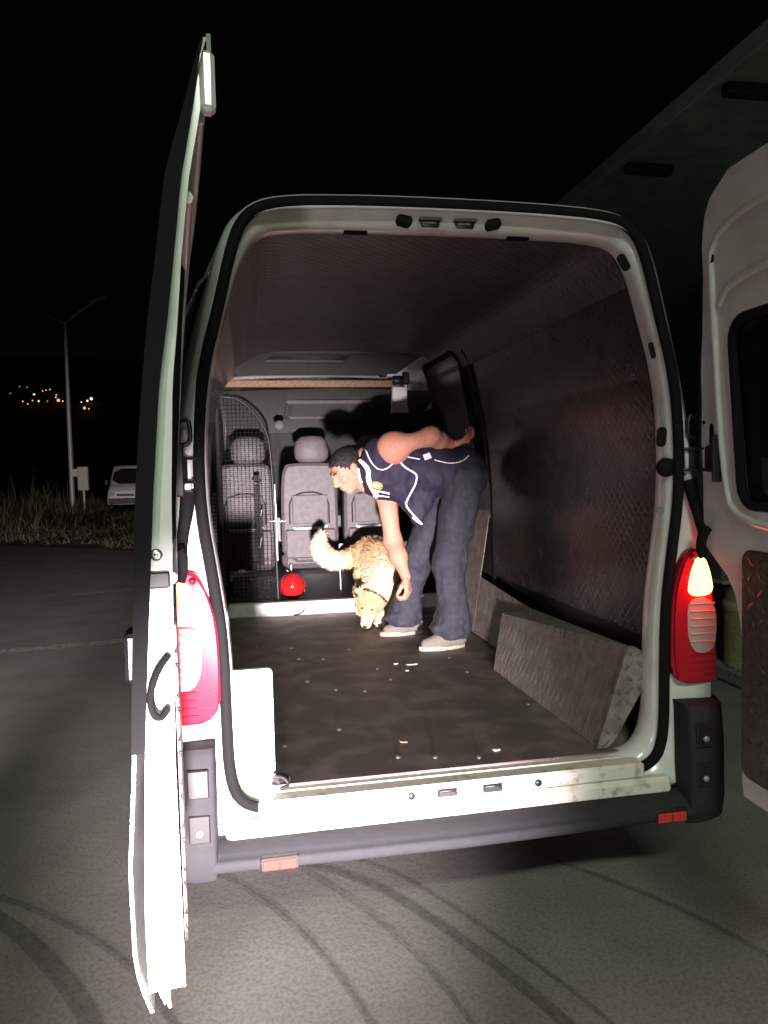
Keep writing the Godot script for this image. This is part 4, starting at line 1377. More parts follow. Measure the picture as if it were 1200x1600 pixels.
func cab(v: Node3D) -> void:
	box_part(v, "cab_floor", M.black_plastic, Vector3(0, .66, -3.76), Vector3(1.6, .08, 1.5), 0.01)
	for s in [-1, 1]:
		box_part(v, "cab_side", M.seat_dark, Vector3(s * .84, 1.38, -3.75), Vector3(.03, 1.5, 1.46), 0.01)
	seat_back(v, -.18, M.seat_grey, "seat", "grey passenger seat back nearest the wire mesh")
	seat_back(v, .30, M.seat_grey, "seat", "grey passenger seat back partly hidden by the bending person")
	seat_back(v, -.66, M.seat_grey, "seat", "driver's seat seen through the wire mesh")
	var st := st_new()
	# seat legs and brackets
	tube(st, [Vector3(.036, .93, -3.33), Vector3(.040, .65, -3.33)], 0.008, 8)
	tube(st, [Vector3(.04, .66, -3.33), Vector3(.015, .645, -3.30)], 0.006, 6)
	done(st, "seat_leg", M.steel, v)
	st = st_new()
	tube(st, smooth_path([Vector3(-.372, .905, -3.34), Vector3(-.30, .83, -3.34), Vector3(-.245, .765, -3.34), Vector3(-.235, .70, -3.34), Vector3(-.232, .645, -3.34)], 2), 0.008, 8)
	done(st, "seat_leg", M.steel, v)
	st = st_new()
	tube(st, [Vector3(-.335, .945, -3.34), Vector3(-.335, .86, -3.34)], 0.010, 8)
	done(st, "seat_leg", M.steel, v)
	# belt with buckles hanging behind the mesh
	st = st_new()
	box(st, Vector3(-.57, 1.30, -3.16), Vector3(.045, .66, .004), 0.001, Basis(Vector3.BACK, 0.02))
	var belt := done(st, "seat_belt", M.seat_dark, v)
	for b in [[-.575, 1.57, .07, .014], [-.550, 1.36, .016, .06], [-.562, 1.14, .020, .09]]:
		st = st_new()
		box(st, Vector3(b[0], b[1], -3.145), Vector3(b[2], b[3], .016), 0.005, Basis(Vector3.BACK, b[0] * 0.4))
		done(st, "belt_buckle", M.dark_steel, belt)
	st = st_new()
	box(st, Vector3(-.70, .935, -3.14), Vector3(.055, .03, .02), 0.006)
	done(st, "buckle_tag", M.white_board, belt)
	# roof lining of the cab with its shelf recess, then windscreen and dashboard
	st = st_new()
	var rings := []
	for q in [[-3.06, 2.245], [-3.25, 2.235], [-3.6, 2.15], [-3.95, 2.02], [-4.0, 1.99]]:
		var r := []
		for x in [-.80, -.5, 0.0, .5, .80]: r.append(Vector3(x, q[1] - absf(x) * .03, q[0]))
		rings.append(r)
	loft(st, rings, false)
	var hl := done(st, "roof_lining", M.trim_grey, v)
	st = st_new()
	var up := Basis(Vector3.RIGHT, -0.29)
	for e in [[Vector3(0.0, 2.175, -3.38), Vector3(.66, .03, .03)], [Vector3(0.0, 2.085, -3.70), Vector3(.60, .03, .03)], [Vector3(-.32, 2.13, -3.54), Vector3(.03, .03, .36)], [Vector3(.32, 2.13, -3.54), Vector3(.03, .03, .36)]]:
		box(st, e[0], e[1], 0.008, up)
	done(st, "shelf_rim", M.trim_grey, hl)
	box_part(hl, "shelf_panel", M.trim_grey, Vector3(0, 2.134, -3.54), Vector3(.58, .014, .30), 0.004, up)
	st = st_new()
	face(st, [Vector3(-.80, 1.99, -4.02), Vector3(.80, 1.99, -4.02), Vector3(.86, 1.30, -4.55), Vector3(-.86, 1.30, -4.55)], Vector3(0, .6, -.8))
	done(st, "windscreen", M.dark_glass, v)
	box_part(v, "dashboard", M.black_plastic, Vector3(0, 1.16, -4.30), Vector3(1.68, .30, .45), 0.05)
	st = st_new()
	var ringp := []
	for k in 24: ringp.append(Vector3(-.62, 1.33, -4.0) + Basis(Vector3.RIGHT, -0.5) * Vector3(cos(TAU * k / 24) * .2, sin(TAU * k / 24) * .2, 0))
	tube(st, ringp, 0.014, 8, true)
	done(st, "steering_wheel", M.black_plastic, v)
	st = st_new()
	lathe(st, [Vector2(.002, -.02), Vector2(.035, -.015), Vector2(.04, 0), Vector2(.03, .012), Vector2(.002, .015)], 14, Transform3D(Basis(Vector3.RIGHT, PI / 2), Vector3(-.392, 2.0, -3.36)))
	done(st, "cab_light", M.trim_grey, v)

func small_things() -> void:
	var t := thing("ball", "shiny red ball behind the white step edge, beside the wire mesh", "ball", Vector3(-.338, .70, -3.235))
	var st := st_new()
	var prof := []
	for k in 17: prof.append(Vector2(maxf(sin(PI * k / 16.0) * .097, .0006), .097 - cos(PI * k / 16.0) * .097))
	lathe(st, prof, 28)
	done(st, "ball_skin", M.red_ball, t)
	st = st_new()
	for k in 3:
		var ring := []
		for q in 24: ring.append(Vector3(0, .097, 0) + Basis(Vector3(0.3, 0.2, 1).normalized(), k * PI / 3) * Vector3(cos(TAU * q / 24), sin(TAU * q / 24), 0) * .097)
		tube(st, ring, 0.0025, 5, true)
	done(st, "ball_seam", M.dark_red_lens, t)
	st = st_new()
	tube(st, smooth_path([Vector3(-.33, .725, -3.13), Vector3(-.27, .722, -3.02), Vector3(-.25, .722, -2.95), Vector3(-.26, .69, -2.90), Vector3(-.30, .65, -2.89), Vector3(-.35, .64, -2.885)], 2), 0.004, 6)
	var cord := done(st, "cord", M.rubber)
	tag(cord, "thin black cord looped over the white step edge below the red ball", "cord")
	# scraps of litter on the floor of the hold
	var labels := ["shiny white scrap lying flat on the floor in front of the shoes", "small pale scrap just beside the shiny scrap on the floor", "light brown crumb in the middle of the dark floor", "small white chip near the rear edge of the floor mat", "tiny pale crumb right of the middle of the floor"]
	var at := [[.155, -1.405, .062, .008], [.08, -1.44, .02, .01], [-.112, -.36, .032, .024], [.191, -.193, .024, .009], [.11, -1.30, .016, .008]]
	for i in 5:
		st = st_new()
		var p: Array = at[i]
		var poly := []
		for k in 7:
			var an := TAU * k / 7.0
			poly.append(Vector2(cos(an) * p[2] * rng.randf_range(.7, 1.1) * .6, sin(an) * p[3] * rng.randf_range(.7, 1.2)))
		prism(st, poly, 0.0, 0.004, Transform3D(Basis(Vector3.RIGHT, Vector3.FORWARD, Vector3.UP), Vector3(p[0], .6355, p[1])), 0.001)
		var o := done(st, "litter_scrap", M.wood if i == 2 else M.paper)
		tag(o, labels[i], "litter", "scraps on the van floor")

# ------------------------------------------------------------------ far things
func background() -> void:
	# street light pole with two arms
	var p := thing("street_light", "tall unlit street light with two arms standing in the weeds", "street light", Vector3(-7.78, 0, -30.4))
	var st := st_new()
	tube(st, [Vector3(0, 0, 0), Vector3(0, 4, 0), Vector3(.02, 8.1, 0)], [.11, .09, .06], 12)
	done(st, "pole", M.galvanised, p)
	for s in [[-2.3, 1.05], [1.25, .95]]:
		st = st_new()
		tube(st, smooth_path([Vector3(.02, 8.0, 0), Vector3(s[0] * .3, 8.35, 0), Vector3(s[0], 8.0 + s[1], 0)], 2), 0.045, 8)
		var arm := done(st, "arm", M.galvanised, p)
		box_part(arm, "lamp_head", M.galvanised, Vector3(s[0] * 1.08, 8.0 + s[1] * 1.06, 0), Vector3(.65, .10, .22), .03, Basis(Vector3.BACK, 0.35 * signf(s[0])))
	box_part(p, "pole_base", M.galvanised, Vector3(0, .03, 0), Vector3(.4, .06, .4), .01)
	var u := thing("utility_box", "beige utility box mounted on a short post beside the pole", "utility box", Vector3(-7.28, 0, -30.2))
	box_part(u, "cabinet", M.cabinet_beige, Vector3(0, 1.6, 0), Vector3(.42, .98, .25), .02)
	box_part(u, "cabinet_door", M.cabinet_beige, Vector3(0, 1.6, .13), Vector3(.36, .90, .02), .006)
	box_part(u, "bracket", M.galvanised, Vector3(-.32, 1.85, -.05), Vector3(.28, .32, .10), .01)
	box_part(u, "post", M.galvanised, Vector3(0, .56, -.02), Vector3(.08, 1.12, .08), .01)
	far_van("parked_van", Vector3(-6.25, 0, -34.2), "pale van parked in the dark beyond the weeds, beside the pole")
	far_van("parked_van", Vector3(-3.6, 0, -37.5), "second parked van, mostly hidden behind the open left door")
	weeds()
	# forecourt things seen in the gap beside the right tail lamp
	st = st_new()
	box(st, Vector3(3.6, .07, -3.1), Vector3(1.6, .14, 3.2), .03)
	tag(done(st, "kerb_island", M.kerb_stone), "low concrete kerb island under the canopy", "kerb", "", "structure")
	var f := thing("fuel_pump", "grey cabinet standing on the kerb island beyond the right tail lamp", "fuel pump", Vector3(3.28, .14, -3.1))
	box_part(f, "cabinet", M.trim_grey, Vector3(.1, 1.05, 0), Vector3(.8, .98, .5), .03)
	box_part(f, "plinth", M.black_plastic, Vector3(.1, .28, 0), Vector3(.72, .55, .44), .01)
	box_part(f, "cabinet_rim", M.galvanised, Vector3(.1, .57, .01), Vector3(.83, .03, .53), .006)
	var b := thing("bollard", "short fat yellowish bollard on the kerb island", "bollard", Vector3(3.0, .14, -2.55))
	st = st_new()
	lathe(st, [Vector2(.19, 0), Vector2(.19, .45), Vector2(.175, .54), Vector2(.12, .60), Vector2(.002, .62)], 24)
	done(st, "bollard_body", M.yellow_paint, b)
	st = st_new()
	lathe(st, [Vector2(.195, .42), Vector2(.198, .43), Vector2(.198, .47), Vector2(.192, .48)], 24)
	done(st, "bollard_band", M.cabinet_beige, b)

func far_van(called: String, at: Vector3, label: String) -> void:
	var t := thing(called, label, "van", at, 0.0, "vans parked beyond the weeds")
	var st := st_new()
	var rings := []
	for s in [[0.0, .70, .45, .95], [.08, .82, .35, 1.05], [.5, .86, .30, 1.25], [.62, .86, .30, 1.30], [1.25, .80, .30, 2.12], [1.5, .80, .30, 2.2], [4.4, .80, .30, 2.2], [4.5, .76, .34, 2.1]]:
		var r := []
		for p in [[-1, 0], [-1.02, .45], [-.97, .8], [-.85, 1], [.85, 1], [.97, .8], [1.02, .45], [1, 0]]: r.append(Vector3(p[0] * s[1], lerpf(s[2], s[3], p[1]), -s[0]))
		rings.append(r)
	loft(st, rings, true, true)
	var b := done(st, "body", M.white_paint, t)
	st = st_new()
	prism(st, smooth_path([Vector2(-.70, 0), Vector2(.70, 0), Vector2(.62, .92), Vector2(-.62, .92)], 1, true), -0.01, .02, Transform3D(Basis(Vector3.RIGHT, -0.66), Vector3(0, 1.30, -.58)), .004)
	done(st, "windscreen", M.dark_steel, t)
	box_part(t, "front_bumper", M.trim_grey, Vector3(0, .50, .03), Vector3(1.5, .26, .12), .04)
	box_part(t, "grille", M.black_plastic, Vector3(0, .78, .01), Vector3(.8, .10, .06), .02)
	for s in [-1, 1]:
		box_part(t, "headlight", M.clear_lens, Vector3(s * .62, .82, .0), Vector3(.26, .18, .06), .03)
		box_part(t, "mirror", M.black_plastic, Vector3(s * .98, 1.38, -.85), Vector3(.16, .26, .10), .03)
		for z in [-.75, -3.6]:
			st = st_new()
			lathe(st, [Vector2(.02, -.1), Vector2(.30, -.1), Vector2(.33, -.05), Vector2(.33, .05), Vector2(.30, .1), Vector2(.02, .1)], 20, Transform3D(Basis(Vector3.FORWARD, PI / 2), Vector3(s * .76, .33, z)))
			done(st, "wheel", M.tyre, t)

func weeds() -> void:
	# dry grass and weeds along the verge: bent blades in clumps
	var st := st_new()
	st.set_smooth_group(-1)
	for b in 3:
		var an := b * 2.1
		var side := Vector3(cos(an), 0, sin(an)) * .011
		var lean := Vector3(-sin(an), 0, cos(an)) * .16
		var p0 := Vector3(cos(an * 3) * .05, 0, sin(an * 5) * .05)
		var p1 := p0 + Vector3(0, .5, 0) + lean * .5
		var p2 := p0 + Vector3(0, .85, 0) + lean * 1.6
		for q in [[p0 - side, p0 + side, p1 + side * .7], [p0 - side, p1 + side * .7, p1 - side * .7], [p1 - side * .7, p1 + side * .7, p2]]:
			for w in q: st.add_vertex(w)
	st.generate_normals()
	var mm := MultiMesh.new()
	mm.transform_format = MultiMesh.TRANSFORM_3D
	mm.use_colors = true
	mm.mesh = st.commit()
	var n := FastNoiseLite.new()
	n.seed = 11
	n.frequency = 0.25
	var xs := []
	while xs.size() < 9000:
		var z := rng.randf_range(-36.0, -13.5)
		var x := rng.randf_range(-22.0, 3.0)
		var edge := look([[-40, -20.8], [-12, -19.3], [-8, -18.6], [-5, -16.5], [-2.5, -14.3], [6, -12.9]], x)
		if z > edge - rng.randf() * .8: continue
		if x > -6.9 and z < -29.0: continue
		var d := n.get_noise_2d(x, z)
		if d < rng.randf_range(-.5, .15): continue
		xs.append([x, z, d])
	mm.instance_count = xs.size()
	for i in xs.size():
		var h: float = rng.randf_range(.25, .8) * (1.0 + xs[i][2]) * lerpf(1.25, .35, clampf((xs[i][0] + 8.5) / 2.5, 0, 1))
		if rng.randf() < .06: h *= 1.7
		mm.set_instance_transform(i, Transform3D(Basis(Vector3.UP, rng.randf() * TAU) * Basis(Vector3.RIGHT, rng.randf_range(-.25, .25)) * Basis.from_scale(Vector3(1.5, h, 1.5)), Vector3(xs[i][0], 0.0, xs[i][1])))
		var dry := rng.randf()
		mm.set_instance_color(i, Color(.05, .07, .028).lerp(Color(.17, .14, .075), dry * dry))
	var o := MultiMeshInstance3D.new()
	o.name = "weeds"
	o.multimesh = mm
	o.material_override = M.grass_blade
	add_child(o)
	tag(o, "dry grass and weeds growing along the far edge of the asphalt", "weeds", "", "stuff")

# ------------------------------------------------------------------ the person bending over the dog, and the dog
func hand_bones(wrist: Vector3, d: Vector3, n: Vector3, side: float, curl: float, thumb_in: float) -> Array:
	# d runs from the wrist to the knuckles, n out of the palm; four fingers of unequal length and a thumb
	d = d.normalized()
	n = (n - d * n.dot(d)).normalized()
	var l := d.cross(n) * side
	var out := []
	var lens := [0.92, 1.0, 0.95, 0.78]
	for i in 4:
		var base := wrist + d * (0.088 - absf(i - 1.3) * 0.004) + l * (1.5 - i) * 0.0205
		out.append(cap(wrist + d * 0.012 + l * (1.5 - i) * 0.010, base, 0.017, 0.0125))
		var dir := d
		var p := base
		for k in 3:
			var a: float = curl * [0.75, 1.1, 0.9][k]
			var ax := d.cross(n).normalized()
			dir = dir.rotated(ax, a)
			var q: Vector3 = p + dir * [0.042, 0.027, 0.021][k] * lens[i]
			out.append(cap(p, q, [0.0102, 0.0094, 0.0086][k], [0.0094, 0.0086, 0.0072][k]))
			p = q
	var t0 := wrist + d * 0.022 + l * 0.022
	var t1 := t0 + (d * 0.62 + l * 0.65 + n * 0.30 * thumb_in).normalized() * 0.042
	var t2 := t1 + (d * 0.85 + l * 0.15 + n * 0.55 * thumb_in).normalized() * 0.032
	var t3 := t2 + (d * 0.85 - l * 0.10 + n * 0.65 * thumb_in).normalized() * 0.026
	out.append(cap(t0, t1, 0.016, 0.0118)); out.append(cap(t1, t2, 0.0112, 0.0100)); out.append(cap(t2, t3, 0.0098, 0.0078))
	return out

func on_cloth(prims: Array, k: float, x: float, y: float, z_from: float) -> Vector3:
	# the point of a garment under (x, y), coming from the rear doors
	var z := z_from
	for i in 400:
		if field_at(prims, k, Vector3(x, y, z)) < 0.002: break
		z -= 0.004
	return Vector3(x, y, z)

func person() -> void:
	var who := thing("person", "person in a dark sleeveless vest and jeans bending down over the dog", "person", Vector3(.42, .635, -1.88))
	var o := who.position
	# joints, from the pose: facing left, hips high, chest turned towards the rear doors, left arm laid back, right arm down to the dog
	var pelvis := Vector3(.560, 1.600, -1.87)
	var waist := Vector3(.390, 1.665, -1.87)
	var chest := Vector3(.190, 1.665, -1.88)
	var neck0 := Vector3(.035, 1.715, -1.89)
	var head := Vector3(-.085, 1.650, -1.885)
	var lsh := Vector3(.135, 1.765, -1.735)
	var lel := Vector3(.325, 1.818, -1.600)
	var lwr := Vector3(.492, 1.782, -1.745)
	var rsh := Vector3(.150, 1.535, -1.985)
	var rel := Vector3(.198, 1.215, -2.030)
	var rwr := Vector3(.240, 1.022, -1.885)
	var lhip := Vector3(.560, 1.560, -1.770)
	var rhip := Vector3(.540, 1.555, -1.970)
	var lkn := Vector3(.450, 1.120, -1.700)
	var rkn := Vector3(.345, 1.100, -2.055)
	var lan := Vector3(.470, .755, -1.700)
	var ran := Vector3(.285, .745, -2.100)
	# head frame: x to the person's own right, y to the crown, z out of the face
	var f := Vector3(-.78, -.56, .28).normalized()
	var up := Vector3(-.56, .80, .16)
	up = (up - f * up.dot(f)).normalized()
	var hb := Basis(up.cross(f), up, f)
	var H := func(x: float, y: float, z: float) -> Vector3: return head + hb * Vector3(x, y, z)
	# ---- skin, one continuous body
	var body := [cap(pelvis, waist, .115, .105), cap(waist, chest, .105, .12), cap(chest, neck0, .11, .06), cap(neck0, H.call(0, -.055, -.030), .058, .054),
		cap(chest, lsh, .07, .07), cap(lsh, lel, .060, .041), cap(lel, lel.lerp(lwr, .4), .043, .041), cap(lel.lerp(lwr, .4), lwr, .041, .028),
		cap(chest, rsh, .07, .068), cap(rsh, rel, .062, .047), cap(rel, rel.lerp(rwr, .4), .049, .046), cap(rel.lerp(rwr, .4), rwr, .045, .030),
		ell(lsh + Vector3(.025, .005, .015), Vector3(.076, .080, .064)), cap(lel + Vector3(.012, .012, .012), lel + Vector3(.016, .014, .016), .030, .030),
		cap(pelvis, lhip, .10, .09), cap(lhip, lkn, .085, .058), cap(lkn, lan, .056, .04), cap(pelvis, rhip, .10, .09), cap(rhip, rkn, .085, .058), cap(rkn, ran, .056, .04)]
	var ld := (lwr - lel).normalized()
	var lhand := hand_bones(lwr, Vector3(.86, .22, -.12), Vector3(-.25, .95, .15), 1.0, 0.62, 1.0)
	var rhand := hand_bones(rwr, Vector3(.10, -.90, .20), Vector3(-.80, -.10, -.45), -1.0, 0.85, 1.2)
	var skull := [ell(H.call(0, .032, -.014), Vector3(.074, .088, .094), hb), ell(H.call(0, -.035, .022), Vector3(.060, .082, .070), hb), ell(H.call(0, -.100, .058), Vector3(.026, .020, .024), hb),
		cap(H.call(0, .012, .093), H.call(0, -.030, .113), .008, .0125), cap(H.call(-.011, -.034, .098), H.call(.011, -.034, .098), .010, .010),
		cap(H.call(-.040, .030, .078), H.call(-.008, .026, .090), .010, .010), cap(H.call(.040, .030, .078), H.call(.008, .026, .090), .010, .010),
		cap(H.call(-.018, -.064, .086), H.call(.018, -.064, .086), .007, .007), cap(H.call(-.014, -.075, .083), H.call(.014, -.075, .083), .007, .007),
		ell(H.call(-.040, -.020, .062), Vector3(.022, .022, .022), hb), ell(H.call(.040, -.020, .062), Vector3(.022, .022, .022), hb),
		ell(H.call(-.076, -.004, -.008), Vector3(.009, .032, .020), hb), ell(H.call(.076, -.004, -.008), Vector3(.009, .032, .020), hb),
		cap(H.call(0, -.045, -.025), H.call(0, -.12, -.045), .055, .055),
		ell(H.call(-.031, .012, .094), Vector3(.014, .010, .012), hb, true), ell(H.call(.031, .012, .094), Vector3(.014, .010, .012), hb, true)]
	var eyes := [ell(H.call(-.031, .012, .080), Vector3(.012, .010, .010), hb), ell(H.call(.031, .012, .080), Vector3(.012, .010, .010), hb)]
	var skin := joined([nets(body, .05, .013), nets(lhand, .011, .0042), nets(rhand, .011, .0042), nets(skull, .018, .0048), nets(eyes, .004, .005)])
	put_at(mesh_of(skin), "body", M.skin, who, o)
	# ---- hair: a short cap above the hairline
	var hn := FastNoiseLite.new()
	hn.seed = 4
	hn.frequency = 60.0
	var line := (hb * Vector3(0, -1, 1.0)).normalized()
	var hair := nets([ell(H.call(0, .036, -.016), Vector3(.079, .092, .099), hb), ell(H.call(0, .03, .055), Vector3(.058, .064, .040), hb)], .02, .0055, [[H.call(0, .000, 0), line, hn, .022]], func(p): return hn.get_noise_3dv(p) * .006)
	put_at(mesh_of(hair), "hair", M.hair, who, o)
	var brows := nets([cap(H.call(-.044, .033, .082), H.call(-.014, .030, .095), .005, .006), cap(H.call(.044, .033, .082), H.call(.014, .030, .095), .005, .006)], .004, .0045)
	put_at(mesh_of(brows), "eyebrows", M.hair, who, o)
	# ---- jeans: loose, creased behind the knee and bunched over the shoes
	var wn := FastNoiseLite.new()
	wn.seed = 9
	wn.frequency = 9.0
	wn.fractal_octaves = 3
	var jeans := [ell(Vector3(.600, 1.610, -1.800), Vector3(.115, .135, .105)), ell(Vector3(.595, 1.605, -1.945), Vector3(.115, .135, .105)), cap(pelvis, pelvis + Vector3(-.09, .035, 0), .148, .135),
		cap(lhip, lkn, .116, .090), cap(lkn, lan + Vector3(0, .06, 0), .086, .084), cap(lan + Vector3(0, .06, 0), lan + Vector3(-.01, -.02, 0), .087, .095), ell(lan + Vector3(-.03, .0, .01), Vector3(.105, .05, .09)),
		cap(rhip, rkn, .112, .085), cap(rkn, ran + Vector3(0, .06, 0), .081, .080), cap(ran + Vector3(0, .06, 0), ran + Vector3(-.01, -.02, 0), .084, .090), ell(ran + Vector3(-.03, 0, .01), Vector3(.10, .05, .085))]
	put_at(mesh_of(joined([nets(jeans, .05, .0125, [[Vector3(0, .695, 0), Vector3(0, -1, 0)]],
		func(p): return wn.get_noise_3d(p.x * 1.4, p.y * .55, p.z * 1.4) * .014 + sin((p.y + p.x * .5) * 70.0 + wn.get_noise_3dv(p) * 5.0) * .004 * clampf(1.0 - absf(p.y - 1.10) / .12, 0, 1) + sin((p.y - p.x * .3) * 85.0 + wn.get_noise_3dv(p) * 5.0) * .006 * clampf(1.0 - absf(p.y - .77) / .10, 0, 1))])), "jeans", M.denim, who, o)
	# ---- vest: sleeveless, hanging open below the chest
	var vest := [cap(Vector3(.52, 1.625, -1.87), waist, .150, .140), cap(waist, chest, .138, .148), cap(chest, Vector3(.07, 1.70, -1.885), .145, .085),
		ell(Vector3(.055, 1.625, -1.865), Vector3(.10, .115, .115)), ell(Vector3(.085, 1.735, -1.785), Vector3(.088, .095, .085)), ell(Vector3(.12, 1.575, -1.935), Vector3(.095, .10, .10)),
		cap(Vector3(.22, 1.53, -1.835), Vector3(.30, 1.375, -1.815), .075, .030), cap(Vector3(.36, 1.55, -1.85), Vector3(.325, 1.36, -1.82), .085, .030), cap(Vector3(.42, 1.60, -1.80), Vector3(.60, 1.70, -1.80), .07, .06)]
	var vm := nets(vest, .06, .0105, [[Vector3(.635, 1.70, 0), Vector3(.9, -.35, 0).normalized()], [Vector3(-.030, 1.62, -1.87), Vector3(-.90, -.40, .1).normalized()], [Vector3(.42, 1.46, 0), Vector3(.72, -.70, 0).normalized()]],
		func(p): return wn.get_noise_3d(p.x * 1.2, p.y * .5, p.z) * .012 + sin(p.x * 95.0 + p.y * 22.0 + wn.get_noise_3dv(p) * 4.0) * .0035 * clampf((1.66 - p.y) / .12, 0, 1))
	var vo := put_at(mesh_of(vm), "vest", M.vest_cloth, who, o)
	# white piping: armhole, side seam, hem and back hem; collar trim; print and badge
	var lines := [
		[[Vector2(-.005, 1.775), Vector2(.02, 1.69), Vector2(.065, 1.645), Vector2(.11, 1.648), Vector2(.155, 1.69), Vector2(.175, 1.725)], .0042],
		[[Vector2(.165, 1.72), Vector2(.20, 1.665), Vector2(.25, 1.635), Vector2(.285, 1.615), Vector2(.280, 1.56), Vector2(.245, 1.50), Vector2(.222, 1.455), Vector2(.245, 1.415), Vector2(.285, 1.37), Vector2(.318, 1.335)], .0058],
		[[Vector2(.175, 1.725), Vector2(.24, 1.712), Vector2(.30, 1.70)], .0038],
		[[Vector2(.38, 1.695), Vector2(.46, 1.672), Vector2(.54, 1.68), Vector2(.585, 1.715)], .0036],
		[[Vector2(.318, 1.335), Vector2(.295, 1.345), Vector2(.265, 1.375)], .006],
	]
	for ln in lines:
		var st := st_new()
		var pts := []
		for q in smooth_path(ln[0], 2): pts.append(on_cloth(vest, .06, q.x, q.y, -1.45) + Vector3(0, 0, .004) - o)
		tube(st, pts, ln[1], 6)
		done(st, "piping", M.white_cloth, vo)
	for strip in [[[Vector2(-.02, 1.70), Vector2(.018, 1.645), Vector2(.012, 1.59), Vector2(.045, 1.535), Vector2(.075, 1.50)], .020], [[Vector2(-.035, 1.655), Vector2(-.030, 1.60), Vector2(-.018, 1.575)], .008], [[Vector2(.03, 1.535), Vector2(.085, 1.525), Vector2(.135, 1.512)], .010], [[Vector2(.06, 1.495), Vector2(.10, 1.498), Vector2(.14, 1.492)], .007]]:
		var st := st_new()
		var pts := []
		for q in smooth_path(strip[0], 2): pts.append(on_cloth(vest, .06, q.x, q.y, -1.45) + Vector3(0, 0, .003) - o)
		tube(st, pts, strip[1], 8, false, 0.6)
		done(st, "collar_trim", M.white_cloth, vo)
	var bp := on_cloth(vest, .06, .058, 1.556, -1.45)
	var st := st_new()
	lathe(st, [Vector2(.001, .006), Vector2(.9, .005), Vector2(1.0, .0), Vector2(.001, -.01)], 20, Transform3D(Basis(Vector3(.036, -.008, 0), Vector3(-.2, -.25, .95), Vector3(.006, .026, .006)), bp + Vector3(0, 0, .008) - o))
	var bo := done(st, "badge", M.badge_cloth, vo)
	st = st_new()
	var oval := []
	for k in 20: oval.append(bp + Vector3(cos(TAU * k / 20) * .026 + .0, sin(TAU * k / 20) * .018 - cos(TAU * k / 20) * .006, .016) - o)
	tube(st, oval, .0022, 5, true)
	done(st, "badge_ring", M.leather, bo)
	var tp := on_cloth(vest, .06, .342, 1.715, -1.45)
	st = st_new()
	box(st, tp + Vector3(0, 0, .006) - o, Vector3(.042, .034, .008), .002, Basis(Vector3.BACK, .35) * Basis(Vector3.RIGHT, -.3))
	done(st, "back_label", M.white_cloth, vo)
	# ---- shoes
	for q in [[Vector3(.535, .637, -1.690), Vector3(.255, .637, -1.665), 0.0], [Vector3(.385, .637, -2.105), Vector3(.118, .637, -2.085), 1.0]]:
		var heel: Vector3 = q[0]
		var toe: Vector3 = q[1]
		var along := (toe - heel).normalized()
		var across := Vector3(-along.z, 0, along.x)
		var upper := nets([cap(heel + along * .04 + Vector3(0, .055, 0), heel + along * .13 + Vector3(0, .058, 0), .045, .050), cap(heel + along * .13 + Vector3(0, .050, 0), toe - along * .05 + Vector3(0, .033, 0), .048, .034), cap(heel + along * .06 + Vector3(0, .07, 0), heel + along * .07 + Vector3(0, .12, 0), .046, .048)], .03, .008, [[Vector3(0, .657, 0), Vector3(0, -1, 0)]])
		var so := put_at(mesh_of(upper), "shoe", M.shoe_suede, who, o)
		var sst := st_new()
		var ring := []
		for k in 24:
			var an := TAU * k / 24
			var t := cos(an)
			var wdt := .044 + .006 * t - .010 * absf(t)
			ring.append((heel + toe) * .5 + along * t * .138 + across * sin(an) * wdt)
		var rings := []
		for y in [0.0, .004, .022, .026]:
			var r := []
			for p in ring: r.append(p + Vector3(0, y, 0) - o + (((heel + toe) * .5 - p) * (.03 if y in [0.0, .026] else 0.0)))
			rings.append(r)
		loft(sst, rings, true, true)
		done(sst, "sole", M.shoe_sole, so)
	# the short lead held in the right hand
	st = st_new()
	tube(st, smooth_path([rwr + Vector3(.012, -.085, .0), Vector3(.262, .915, -1.93), Vector3(.285, .86, -2.10), Vector3(.27, .85, -2.32)], 3), .007, 6)
	tag(done(st, "dog_lead", M.leather), "short brown lead between the person's right hand and the dog", "lead")

func put_at(mesh: ArrayMesh, called: String, m: Material, who: Node3D, o: Vector3) -> MeshInstance3D:
	# meshes are computed in world places; the thing's own node stands at its base
	var arr := mesh.surface_get_arrays(0)
	var v: PackedVector3Array = arr[Mesh.ARRAY_VERTEX]
	for i in v.size(): v[i] -= o
	arr[Mesh.ARRAY_VERTEX] = v
	var out := ArrayMesh.new()
	out.add_surface_from_arrays(Mesh.PRIMITIVE_TRIANGLES, arr)
	return put(out, called, m, who)

